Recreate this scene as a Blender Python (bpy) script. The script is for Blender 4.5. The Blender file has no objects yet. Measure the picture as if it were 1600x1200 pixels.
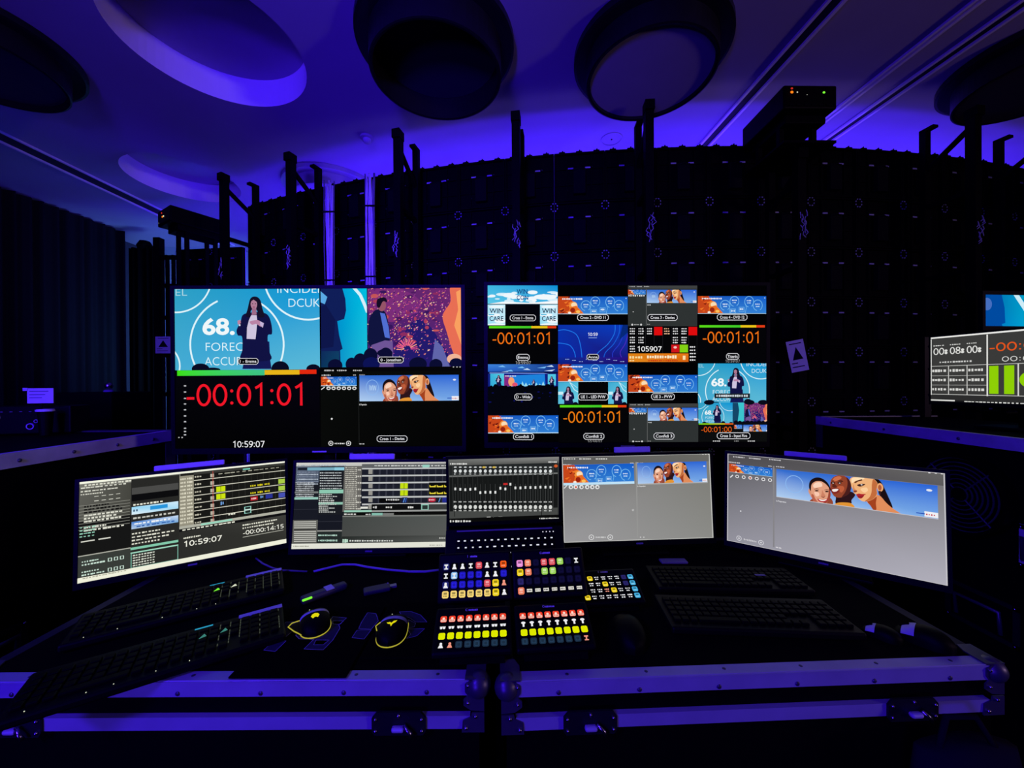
import bpy, bmesh, math, random
from mathutils import Matrix, Vector
PI = math.pi
sc = bpy.context.scene
COL = sc.collection
rnd = random.Random(7)

# ------------------------------------------------------------------ camera
EYE = Vector((0, 0, 1.62)); F = 601.8
CP, CR = 0.0033, 0.00596            # slight downward pitch and a little roll
Rp = Matrix(((1, 0, 0), (0, math.cos(CP), -math.sin(CP)), (0, math.sin(CP), math.cos(CP))))
Rr = Matrix(((math.cos(CR), 0, -math.sin(CR)), (0, 1, 0), (math.sin(CR), 0, math.cos(CR))))
RC = Rr @ Rp
cd = bpy.data.cameras.new('camera'); cam = bpy.data.objects.new('camera', cd); COL.objects.link(cam)
cd.sensor_width = 36; cd.lens = 36 * F / 1600; cd.clip_start = 0.02; cd.clip_end = 100
rows = (RC.row[0], RC.row[2], -RC.row[1])
cam.matrix_world = Matrix.Translation(EYE) @ Matrix((rows[0], rows[1], rows[2])).transposed().to_4x4()
sc.camera = cam
sc.view_settings.view_transform = 'Standard'; sc.view_settings.look = 'None'
sc.view_settings.gamma = 1; sc.view_settings.use_curve_mapping = False
sc.view_settings.exposure = 0

# ------------------------------------------------------------------ world and lights
w = bpy.data.worlds.new('world'); sc.world = w; w.use_nodes = True
w.node_tree.nodes['Background'].inputs[0].default_value = (0.05, 0.015, 1, 1)
w.node_tree.nodes['Background'].inputs[1].default_value = 0.004

def area(name, loc, target, size, power, color, size_y=None, spread=PI):
    l = bpy.data.lights.new(name, 'AREA'); l.size = size; l.energy = power; l.color = color; l.spread = spread
    if size_y: l.shape = 'RECTANGLE'; l.size_y = size_y
    o = bpy.data.objects.new(name, l); COL.objects.link(o)
    o.location = loc; o.rotation_euler = (Vector(target) - Vector(loc)).to_track_quat('-Z', 'Y').to_euler()
    return o
BLUE = (0.055, 0.012, 1.0)
area('blue_wash_high', (-2.4, -1.9, 3.6), (-0.5, 1.1, 1.0), 0.8, 40, BLUE, 0.5, math.radians(100))
area('blue_wash_low', (-2.0, -2.8, 1.5), (-0.8, 3.0, 4.2), 1.0, 105, BLUE, 0.6)
area('added_wall_fill', (-1.0, -2.2, 2.6), (-1.2, 4.2, 3.1), 0.6, 62, BLUE, 0.4, math.radians(64))  # added lamp, aimed to brighten cables and stickers on the LED wall
area('pale_side_wash', (7.2, -2.4, 2.4), (-0.5, 2.4, 4.3), 0.6, 19, (1.0, 0.62, 1.0), 0.6, math.radians(90))
area('added_violet_glow', (2.6, 7.2, 1.3), (2.2, 4.6, 4.2), 6.0, 46, (0.50, 0.32, 1.0), 1.0)  # added unseen lamp, makes the violet glow along the ceiling cut-off
area('added_uplight_left', (-1.7, 6.0, 0.4), (-1.7, 5.2, 4.2), 3.6, 150, BLUE, 0.9)  # added lamp, evens out the blue ceiling band past the wall
area('added_uplight_right', (3.6, 5.4, 0.4), (3.6, 4.8, 4.2), 6.0, 230, BLUE, 0.9)  # added like the left one, fills the rest of the blue band
area('added_cyan_fill', (-4.4, 5.95, 1.7), (-5.8, 7.4, 2.2), 0.8, 44, (0.16, 0.46, 1.0), None, math.radians(120))  # added lamp in place of screen glow, tints the far wall cyan
area('warm_wall_washer', (-6.9, 2.6, 3.9), (-6.6, 3.6, 4.27), 0.12, 0.35, (1.0, 0.75, 0.45))

# ------------------------------------------------------------------ materials
def sl(c):
    c = c / 255.0
    return c / 12.92 if c <= 0.04045 else ((c + 0.055) / 1.055) ** 2.4
def L(c): return (sl(c[0]), sl(c[1]), sl(c[2]), 1.0)
def mat(name, col, rough=0.6, metal=0.0, spec=0.3, noise=0.0, nscale=20.0, emit=None, estr=1.0):
    m = bpy.data.materials.new(name); m.use_nodes = True
    nt = m.node_tree; b = nt.nodes['Principled BSDF']
    b.inputs['Base Color'].default_value = (*col, 1); b.inputs['Roughness'].default_value = rough
    b.inputs['Metallic'].default_value = metal; b.inputs['Specular IOR Level'].default_value = spec
    if noise:
        tc = nt.nodes.new('ShaderNodeTexCoord'); n = nt.nodes.new('ShaderNodeTexNoise'); n.inputs['Scale'].default_value = nscale
        n.inputs['Detail'].default_value = 6
        r = nt.nodes.new('ShaderNodeMapRange'); r.inputs[3].default_value = 1 - noise; r.inputs[4].default_value = 1 + noise
        mx = nt.nodes.new('ShaderNodeMix'); mx.data_type = 'RGBA'; mx.blend_type = 'MULTIPLY'; mx.inputs[0].default_value = 1
        mx.inputs[6].default_value = (*col, 1)
        nt.links.new(tc.outputs['Object'], n.inputs['Vector']); nt.links.new(n.outputs[0], r.inputs[0])
        nt.links.new(r.outputs[0], mx.inputs[7]); nt.links.new(mx.outputs[2], b.inputs['Base Color'])
    if emit:
        b.inputs['Emission Color'].default_value = (*emit, 1); b.inputs['Emission Strength'].default_value = estr
    return m
M = {
 'black': mat('black_plastic', (.0007, .0007, .0009), .55, 0, .07, .3, 60),
 'matte': mat('matte_black', (.0012, .0012, .0015), .9, 0, .05, .3, 30),
 'frame': mat('black_screen_frame', (.0014, .0014, .002), .5, 0, .10, .2, 40),
 'ledback': mat('black_led_housing', (.0012, .0012, .0018), .7, 0, .05, .4, 14),
 'ledbox': mat('dark_led_power_box', (.0036, .0036, .005), .7, 0, .06, .3, 14),
 'truss': mat('black_painted_steel', (.0012, .0012, .0016), .65, 0, .06, .3, 20),
 'alu': mat('brushed_aluminium', (.42, .42, .48), .55, .25, .4, .25, 9),
 'alulit': mat('brightened_aluminium', (.58, .58, .62), .55, .2, .5, .35, 12),  # aluminium paled in the colour to stand for monitor light on side-case rails
 'aludim': mat('shaded_aluminium', (.02, .02, .025), .6, .2, .2, .3, 12),  # aluminium darkened in the colour for the dimly lit side and back rails
 'steel': mat('dark_zinc_steel', (.10, .10, .12), .4, .6, .5, .2, 20),
 'chrome': mat('chrome', (.5, .5, .55), .22, 1.0, .5),
 'paper': mat('white_paper', (.62, .62, .66), .9, 0, .1, .08, 30),
 'ink': mat('black_ink', (.006, .006, .01), .9, 0, .05),
 'tape': mat('white_label_tape', (.52, .52, .58), .7, 0, .2, .15, 40),
 'tapedim': mat('grey_label_tape', (.16, .15, .22), .7, 0, .2, .2, 40),
 'led_label': mat('panel_sticker', (.42, .42, .5), .7, 0, .2),
 'ringm': mat('panel_lock_grey', (.30, .30, .4), .6, 0, .3),
 'cable': mat('white_cable_sheath', (.78, .78, .82), .5, 0, .3, .1, 10),
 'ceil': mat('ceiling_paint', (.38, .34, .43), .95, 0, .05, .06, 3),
 'recess': mat('lit_recess_paint', (.88, .82, .88), .9, 0, .1, .05, 5),  # ceiling paint lightened so the recess walls look more strongly lit
 'drum': mat('dark_bronze_drum', (.010, .009, .012), .4, .3, .3, .3, 8),
 'drumlight': mat('satin_lamp_ring', (.30, .28, .34), .5, .2, .4, .2, 8),
 'disc': mat('lamp_diffuser', (.34, .30, .40), .8, 0, .2, .06, 5),
 'discshade': mat('shade_dark_diffuser', (.03, .028, .04), .8, 0, .2, .06, 5),  # shadow inside the drums painted as a darker diffuser; also colours track strips
 'wall': mat('dark_wall_paint', (.05, .05, .06), .95, 0, .05, .1, 3),
 'palewall': mat('pale_wall_paint', (.42, .46, .52), .95, 0, .05, .1, 2),
 'floor': mat('dark_carpet', (.004, .004, .006), 1, 0, .02, .3, 80),
 'drape': mat('black_drape_cloth', (.010, .010, .014), 1, 0, .02, .2, 30),
 'desk': mat('black_worktop', (.0014, .0014, .0016), .9, 0, .03, .5, 150),
 'pad': mat('black_cloth_pad', (.0012, .0012, .0014), .95, 0, .02, .3, 200),
 'print': mat('pad_print_outline', (.30, .28, .42), .9, 0, .05),
 'printfill': mat('pad_print_fill', (.03, .028, .05), .9, 0, .05),
 'case': mat('black_case_laminate', (.001, .001, .0014), .75, 0, .04, .3, 60),
 'dish': mat('case_dish_black_zinc', (.012, .012, .016), .45, .4, .4, .2, 30),
 'usb': mat('grey_usb_body', (.05, .05, .07), .5, .3, .4),
 'usbmetal': mat('usb_connector_metal', (.35, .35, .4), .35, .6, .5),
 'bluecable': mat('grey_cable', (.30, .30, .40), .5, 0, .3),
 'cloth': mat('dark_cloth', (.008, .007, .010), .95, 0, .05, .3, 12),
 'bag': mat('dark_blue_grey_cloth', (.010, .008, .014), .95, 0, .05, .3, 9),
}
def emitm(name, c, s=1.0):
    m = bpy.data.materials.new(name); m.use_nodes = True; nt = m.node_tree; nt.nodes.clear()
    e = nt.nodes.new('ShaderNodeEmission'); e.inputs[0].default_value = c; e.inputs[1].default_value = s
    o = nt.nodes.new('ShaderNodeOutputMaterial'); nt.links.new(e.outputs[0], o.inputs[0]); return m
M['yellow'] = emitm('yellow_mouse_light', L((235, 225, 20)), .9)
M['seam'] = emitm('pale_yellow_seam_light', L((190, 180, 60)), .8)
M['green_led'] = emitm('green_light', L((130, 255, 60)), 1)
M['cyan_led'] = emitm('cyan_light', L((40, 150, 190)), 1)
M['white_led'] = emitm('white_light', L((220, 225, 200)), 1)
M['teal_led'] = emitm('dim_teal_light', L((70, 150, 140)), .7)
M['orange_led'] = emitm('orange_light', L((255, 120, 20)), 1.3)
M['red_led'] = emitm('red_light', L((200, 40, 30)), 1)
M['dimwhite'] = emitm('dim_backlight', L((70, 76, 66)), 1)
M['legend'] = emitm('white_key_legend', L((225, 228, 240)), 1)
M['ledface'] = emitm('blue_led_display', (0.055, 0.011, 1.0, 1), 3.0)
def attrm():
    m = bpy.data.materials.new('screen_picture'); m.use_nodes = True; nt = m.node_tree; nt.nodes.clear()
    a = nt.nodes.new('ShaderNodeAttribute'); a.attribute_name = 'Col'
    e = nt.nodes.new('ShaderNodeEmission'); o = nt.nodes.new('ShaderNodeOutputMaterial')
    nt.links.new(a.outputs['Color'], e.inputs[0]); nt.links.new(e.outputs[0], o.inputs[0]); return m
M['screen'] = attrm()

# ------------------------------------------------------------------ helpers
def P(px, py, d):
    """world point seen at pixel px, py at forward distance d"""
    return EYE + RC.transposed() @ Vector(((px - 800) / F * d, d, (600 - py) / F * d))
def ray(px, py): return RC.transposed() @ Vector(((px - 800) / F, 1, (600 - py) / F))
def on_z(px, py, z):
    r = ray(px, py); return EYE + r * ((z - EYE.z) / r.z)

class MB:
    def __init__(s): s.v = []; s.f = []; s.sm = []
    def add(s, vs, fs, smooth=False):
        n = len(s.v); s.v += [tuple(v) for v in vs]; s.f += [tuple(i + n for i in f) for f in fs]; s.sm += [smooth] * len(fs)
        return s
    def box(s, c, size, rot=None):
        x, y, z = [k / 2 for k in size]; c = Vector(c)
        vs = [Vector((a * x, b * y, d * z)) for a in (-1, 1) for b in (-1, 1) for d in (-1, 1)]
        if rot is not None: vs = [rot @ v for v in vs]
        return s.add([v + c for v in vs], [(0, 1, 3, 2), (4, 6, 7, 5), (0, 4, 5, 1), (2, 3, 7, 6), (0, 2, 6, 4), (1, 5, 7, 3)])
    def bbox(s, lo, hi): return s.box([(a + b) / 2 for a, b in zip(lo, hi)], [b - a for a, b in zip(lo, hi)])
    def rbox(s, c, size, b=0.004, rot=None, seg=2):
        bm = bmesh.new(); bmesh.ops.create_cube(bm, size=1)
        for v in bm.verts: v.co = Vector((v.co.x * size[0], v.co.y * size[1], v.co.z * size[2]))
        bmesh.ops.bevel(bm, geom=bm.edges[:], offset=min(b, min(size) * .45), segments=seg, affect='EDGES', profile=.5)
        bm.verts.index_update(); c = Vector(c)
        s.add([(rot @ v.co if rot is not None else v.co) + c for v in bm.verts], [[v.index for v in f.verts] for f in bm.faces]); bm.free(); return s
    def tube(s, pts, r, n=8, caps=True):
        pts = [Vector(p) for p in pts]; vs = []; fs = []; up = None
        for i, p in enumerate(pts):
            t = (pts[min(i + 1, len(pts) - 1)] - pts[max(i - 1, 0)]).normalized()
            if up is None: up = t.orthogonal().normalized()
            up = (up - t * up.dot(t)).normalized(); bi = t.cross(up); rr = r[i] if isinstance(r, (list, tuple)) else r
            vs += [p + (up * math.cos(2 * PI * k / n) + bi * math.sin(2 * PI * k / n)) * rr for k in range(n)]
        for i in range(len(pts) - 1):
            for k in range(n): fs.append((i * n + k, i * n + (k + 1) % n, (i + 1) * n + (k + 1) % n, (i + 1) * n + k))
        if caps: fs += [tuple(range(n))[::-1], tuple(range((len(pts) - 1) * n, len(pts) * n))]
        return s.add(vs, fs, n > 6)
    def lathe(s, prof, c=(0, 0, 0), n=48, smooth=False, axis=None):
        c = Vector(c); vs = []; fs = []; m = len(prof)
        for k in range(n):
            a = 2 * PI * k / n
            for r, z in prof:
                q = Vector((r * math.cos(a), r * math.sin(a), z))
                vs.append((axis @ q if axis is not None else q) + c)
        for k in range(n):
            for i in range(m - 1): fs.append((k * m + i, ((k + 1) % n) * m + i, ((k + 1) % n) * m + i + 1, k * m + i + 1))
        return s.add(vs, fs, smooth)
    def prism(s, pts2, h0, h1, plane='xy', off=0):
        """extrude a 2D outline between h0 and h1 along the missing axis"""
        n = len(pts2)
        def w(p, h): return (p[0], p[1], h) if plane == 'xy' else (p[0], h, p[1]) if plane == 'xz' else (h, p[0], p[1])
        return s.add([w(p, h0) for p in pts2] + [w(p, h1) for p in pts2],
                     [tuple(range(n))[::-1], tuple(range(n, 2 * n))] + [(i, (i + 1) % n, n + (i + 1) % n, n + i) for i in range(n)])
    def sphere(s, c, r, nu=16, nv=10, sc=(1, 1, 1)):
        vs = []; fs = []; c = Vector(c)
        for i in range(nv + 1):
            t = PI * i / nv
            for k in range(nu):
                a = 2 * PI * k / nu
                vs.append(c + Vector((r * sc[0] * math.sin(t) * math.cos(a), r * sc[1] * math.sin(t) * math.sin(a), r * sc[2] * math.cos(t))))
        for i in range(nv):
            for k in range(nu): fs.append((i * nu + k, (i + 1) * nu + k, (i + 1) * nu + (k + 1) % nu, i * nu + (k + 1) % nu))
        return s.add(vs, fs, True)
    def mesh(s, name):
        me = bpy.data.meshes.new(name); me.from_pydata(s.v, [], s.f); me.validate(clean_customdata=False)
        bm = bmesh.new(); bm.from_mesh(me); bmesh.ops.recalc_face_normals(bm, faces=bm.faces[:]); bm.to_mesh(me); bm.free()
        if len(me.polygons) == len(s.sm): me.polygons.foreach_set('use_smooth', s.sm)
        me.update(); return me
    def build(s, name, m, parent=None, label=None, kind=None):
        me = s.mesh(name); me.materials.append(M[m] if isinstance(m, str) else m)
        o = bpy.data.objects.new(name, me); COL.objects.link(o)
        if parent is not None: o.parent = parent
        if label: o['label'] = label
        if kind: o['kind'] = kind
        return o
def tag(o, label, cat, group=None):
    o['label'] = label; o['category'] = cat
    if group: o['group'] = group
    return o
def thing(name, label, cat, mw=None, group=None):
    o = bpy.data.objects.new(name, None); COL.objects.link(o); o.empty_display_size = .05
    if mw is not None: o.matrix_world = mw if isinstance(mw, Matrix) else Matrix.Translation(mw)
    return tag(o, label, cat, group)
def struct(mb, name, m):
    o = mb.build(name, m); o['kind'] = 'structure'; return o
def copy_tree(o, mw, label=None, group=None, skip=()):
    r = o.copy(); COL.objects.link(r); r.matrix_world = mw
    if label: r['label'] = label
    if group: r['group'] = group
    for ch in KIDS[o.name]:
        if ch.name.split('.')[0] in skip: continue
        c = ch.copy(); COL.objects.link(c); c.parent = r
        for g in KIDS.get(ch.name, ()):
            d = g.copy(); COL.objects.link(d); d.parent = c
    return r
KIDS = {}
def note_kids(*os):
    for o in os:
        KIDS[o.name] = list(o.children)
        for c in o.children: KIDS[c.name] = list(c.children)
def TR(loc, yaw=0, pit=0, rol=0):
    return Matrix.Translation(loc) @ Matrix.Rotation(yaw, 4, 'Z') @ Matrix.Rotation(pit, 4, 'X') @ Matrix.Rotation(-rol, 4, 'Y')

# ------------------------------------------------------------------ vector pictures for screens
GL = {}
def glyphs(text, off):
    k = (text, off)
    if k not in GL:
        cu = bpy.data.curves.new('t', 'FONT'); cu.body = text; cu.resolution_u = 4; cu.offset = off
        ob = bpy.data.objects.new('t', cu); me = ob.to_mesh()
        vs = [(v.co.x, v.co.y) for v in me.vertices]; fs = [tuple(p.vertices) for p in me.polygons]
        ob.to_mesh_clear(); bpy.data.objects.remove(ob); bpy.data.curves.remove(cu)
        xs = [v[0] for v in vs] or [0, 1]
        GL[k] = (vs, fs, min(xs), max(xs))
    return GL[k]
_hv = glyphs('H', 0)[0]; CAP = max(v[1] for v in _hv)
def clip_poly(ps, r):
    x0, y0, x1, y1 = r
    for ax, lim, sgn in ((0, x0, 1), (0, x1, -1), (1, y0, 1), (1, y1, -1)):
        out = []; n = len(ps)
        for i in range(n):
            a, b = ps[i], ps[(i + 1) % n]; da = (a[ax] - lim) * sgn; db = (b[ax] - lim) * sgn
            if da >= 0: out.append(a)
            if da * db < 0:
                t = da / (da - db); out.append(tuple(p + (q - p) * t for p, q in zip(a, b)))
        ps = out
        if len(ps) < 3: return []
    return ps
class Canvas:
    """flat picture in the plane y=0 of a pose, x right, z up, facing -y, size W x H"""
    def __init__(s, W, H, pose=None):
        s.W, s.H, s.pose = W, H, pose; s.v = []; s.f = []; s.c = []; s.lay = 0; s.step = 6e-6
        s.base = lambda x, y: (x, y); s.aff = (1, 0, 1, 0); s.full = s.rc = (-W / 2, -H / 2, W / 2, H / 2)
        if pose is not None: s.inv = pose.inverted()
    def crop(s, ox, oy, k):
        e = s.inv @ EYE
        def f(x, y):
            d = s.inv.to_3x3() @ ray(ox + x / k, oy + y / k); t = -e.y / d.y
            return (e.x + d.x * t, e.z + d.z * t)
        s.base = f; s.aff = (1, 0, 1, 0); s.rc = s.full; return s
    def unit(s):
        s.base = lambda x, y: (s.full[0] + x * s.W, s.full[3] - y * s.H); s.aff = (1, 0, 1, 0); s.rc = s.full; return s
    def m(s, x, y): return s.base(s.aff[0] * x + s.aff[1], s.aff[2] * y + s.aff[3])
    def fit(s, src, dst, clip=True):
        s.aff = (1, 0, 1, 0)
        a = (dst[2] - dst[0]) / (src[2] - src[0]); b = (dst[3] - dst[1]) / (src[3] - src[1])
        s.aff = (a, dst[0] - a * src[0], b, dst[1] - b * src[1])
        if clip: s.clip(*src)
    def unfit(s): s.aff = (1, 0, 1, 0); s.rc = s.full
    def clip(s, x0, y0, x1, y1):
        a = s.m(x0, y0); b = s.m(x1, y1)
        s.rc = (max(a[0], s.full[0]), max(b[1], s.full[1]), min(b[0], s.full[2]), min(a[1], s.full[3]))
    def up(s): s.lay += 1
    def raw(s, uv, col):
        q = [(u[0], u[1]) + tuple(c) for u, c in zip(uv, col)]
        q = clip_poly(q, s.rc)
        if len(q) < 3: return
        n = len(s.v); s.v += [(p[0], -s.lay * s.step, p[1]) for p in q]
        s.f.append(tuple(range(n, n + len(q)))); s.c.append([p[2:6] for p in q])
    def poly(s, pts, col): s.up(); c = L(col); s.raw([s.m(*p) for p in pts], [c] * len(pts))
    def polyc(s, pts, col): s.raw([s.m(*p) for p in pts], [L(col)] * len(pts))
    def rect(s, x0, y0, x1, y1, col, up=True):
        if up: s.up()
        a = s.m(x0, y0); b = s.m(x1, y1)
        cs = [L(c) for c in col] if isinstance(col[0], (tuple, list)) else [L(col)] * 4      # TL TR BR BL
        s.raw([(a[0], a[1]), (b[0], a[1]), (b[0], b[1]), (a[0], b[1])], cs)
    def ell(s, x, y, rx, ry, col, n=28, up=True):
        if up: s.up()
        c = s.m(x, y); a = abs(s.m(x + rx, y)[0] - c[0]); b = abs(s.m(x, y + ry)[1] - c[1]); cl = L(col)
        s.raw([(c[0] + a * math.cos(2 * PI * k / n), c[1] + b * math.sin(2 * PI * k / n)) for k in range(n)], [cl] * n)
    def arc(s, x, y, r, wd, col, a0=0, a1=360, n=60, ry=None):
        s.up(); ry = ry or r
        c = s.m(x, y); ex = s.m(x + r, y)[0] - c[0]; ez = c[1] - s.m(x, y + ry)[1]; k = wd / r / 2; cl = L(col)
        def pt(t, q): a = math.radians(a0 + (a1 - a0) * t / n); return (c[0] + ex * q * math.cos(a), c[1] - ez * q * math.sin(a))
        for t in range(n): s.raw([pt(t, 1 - k), pt(t + 1, 1 - k), pt(t + 1, 1 + k), pt(t, 1 + k)], [cl] * 4)
    def line(s, pts, wd, col):
        s.up(); cl = L(col); us = [Vector(s.m(*p)) for p in pts]
        a = s.m(0, 0); b = s.m(wd, wd); hw = (abs(b[0] - a[0]) + abs(b[1] - a[1])) / 4
        for p, q in zip(us, us[1:]):
            d = (q - p); nn = Vector((-d.y, d.x)).normalized() * hw
            s.raw([tuple(p + nn), tuple(q + nn), tuple(q - nn), tuple(p - nn)], [cl] * 4)
    def spl(s, p, closed=True, k=5):
        n = len(p); o = []
        for i in range(n if closed else n - 1):
            a, b, c_, d = (p[(i - 1) % n], p[i], p[(i + 1) % n], p[(i + 2) % n]) if closed else (p[max(i - 1, 0)], p[i], p[i + 1], p[min(i + 2, n - 1)])
            for j in range(k):
                t = j / k; o.append(tuple(.5 * (2 * b[m] + (c_[m] - a[m]) * t + (2 * a[m] - 5 * b[m] + 4 * c_[m] - d[m]) * t * t + (3 * b[m] - a[m] - 3 * c_[m] + d[m]) * t ** 3) for m in (0, 1)))
        return o if closed else o + [p[-1]]
    def blob(s, pts, col): s.poly(s.spl(pts), col)
    def curve(s, pts, wd, col): s.line(s.spl(pts, False), wd, col)
    def text(s, t, x, y, h, col, w=None, off=0.0, anchor='l'):
        s.up(); vs, fs, x0, x1 = glyphs(t, off); o = s.m(x, y); hv = o_h = abs(s.m(x, y - h)[1] - o[1]) / CAP
        hu = (abs(s.m(x + w, y)[0] - o[0]) / (x1 - x0)) if w else hv
        ox = o[0] - x0 * hu
        if anchor == 'c': ox -= (x1 - x0) * hu / 2
        cl = L(col)
        for f in fs: s.raw([(ox + vs[i][0] * hu, o[1] + vs[i][1] * hv) for i in f], [cl] * len(f))
    def digits(s, t, x, y, h, col, w, th=.105):
        """clock figures drawn as strokes; x, y baseline left, h height, w full width"""
        adv = {':': .30, '-': .44}; tot = sum(adv.get(ch, .64) for ch in t) - .06; k = w / tot; s.up(); cl = L(col)
        o = s.m(x, y); ax = s.m(x + 1, y)[0] - o[0]; ay = s.m(x, y - 1)[1] - o[1]; hw = th * h * abs(ay) / 2
        def st(pts, hw=hw):
            us = [Vector((o[0] + (cx + p) * k * ax, o[1] + q * h * ay)) for p, q in pts]; ls = []
            for i in range(len(us)):
                a = us[max(i - 1, 0)]; b = us[min(i + 1, len(us) - 1)]
                if i == 0 or i == len(us) - 1: n = (b - a).orthogonal().normalized() * hw
                else:
                    d1 = (us[i] - a).normalized(); d2 = (b - us[i]).normalized(); n = (d1 + d2).orthogonal().normalized() * hw / max(.5, math.sqrt(max(0, (1 + d1.dot(d2)) / 2)))
                ls.append((us[i] + n, us[i] - n))
            for a, b in zip(ls, ls[1:]): s.raw([tuple(a[0]), tuple(b[0]), tuple(b[1]), tuple(a[1])], [cl] * 4)
        def el(mx, my, rx, ry, a0=0, a1=360, n=36): return [(mx + rx * math.cos(math.radians(a0 + (a1 - a0) * i / n)), my + ry * math.sin(math.radians(a0 + (a1 - a0) * i / n))) for i in range(n + 1)]
        e = th / 2; cx = 0
        for ch in t:
            if ch == '0': st(el(.29, .5, .235, .5 - e))
            elif ch == '1': st([(.10, .80), (.22, .87), (.33, .97), (.33, 0)])
            elif ch == '2': st(el(.28, .73, .2, .27 - e, 160, -30, 16) + [(.10, e), (.54, e)])
            elif ch == '4': st([(.42, 0), (.42, .97), (.03, .27), (.57, .27)])
            elif ch == '5': st([(.50, 1 - e), (.14, 1 - e), (.12, .56)] + el(.26, .31, .24, .31 - e, 112, -140, 20))
            elif ch == '6': st(el(.29, .29, .23, .29 - e)); st([(.06, .32), (.12, .62), (.30, .88), (.48, .96)])
            elif ch == '7': st([(.05, 1 - e), (.52, 1 - e), (.20, 0)])
            elif ch == '8': st(el(.29, .26, .23, .26 - e)); st(el(.29, .74, .19, .26 - e))
            elif ch == '9': st(el(.29, .69, .23, .31 - e)); st([(.52, .66), (.46, .34), (.30, .10), (.10, .04)])
            elif ch == ':':
                for q in (.14, .68): s.raw([(o[0] + (cx + .11) * k * ax + hw * 1.25 * math.cos(a * PI / 6), o[1] + q * h * ay + hw * 1.25 * math.sin(a * PI / 6)) for a in range(12)], [cl] * 12)
            elif ch == '-': st([(.06, .36), (.36, .36)])
            cx += adv.get(ch, .64)
    def dashes(s, x0, y, x1, h, col, n=6, seed=1, gap=.3):
        """a line of small illegible marks"""
        s.up(); r = random.Random(seed * 77 + n); x = x0; cw = (x1 - x0) / n
        for i in range(n):
            ww = cw * r.uniform(.5, 1 - gap * .3); hh = h * r.uniform(.6, 1)
            s.rect(x, y - hh / 2, x + ww, y + hh / 2, col, up=False); x += cw
    def outline(s, x0, y0, x1, y1, wd, col, fill=None):
        if fill: s.rect(x0, y0, x1, y1, fill)
        s.up()
        for q in ((x0, y0, x1, y0 + wd), (x0, y1 - wd, x1, y1), (x0, y0, x0 + wd, y1), (x1 - wd, y0, x1, y1)): s.rect(*q, col, up=False)
    def tagbox(s, x0, y0, x1, y1, t):
        s.rect(x0, y0, x1, y1, (6, 6, 10)); k = (y1 - y0) * .28; s.up()
        s.line([(x0 + k, y0), (x1 - k, y0), (x1, y0 + k), (x1, y1 - k), (x1 - k, y1), (x0 + k, y1), (x0, y1 - k), (x0, y0 + k), (x0 + k, y0)], (y1 - y0) * .1, (220, 220, 225))
        s.text(t, x0 + (x1 - x0) * .09, y1 - (y1 - y0) * .27, (y1 - y0) * .46, (235, 235, 240), w=(x1 - x0) * .82, off=.01)
    def build(s, name, parent, mw=None):
        me = bpy.data.meshes.new(name); me.from_pydata(s.v, [], s.f)
        at = me.color_attributes.new('Col', 'FLOAT_COLOR', 'CORNER'); flat = [k for f in s.c for p in f for k in p]
        at.data.foreach_set('color', flat); me.materials.append(M['screen']); me.update()
        o = bpy.data.objects.new(name, me); COL.objects.link(o); o.parent = parent; return o

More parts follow.
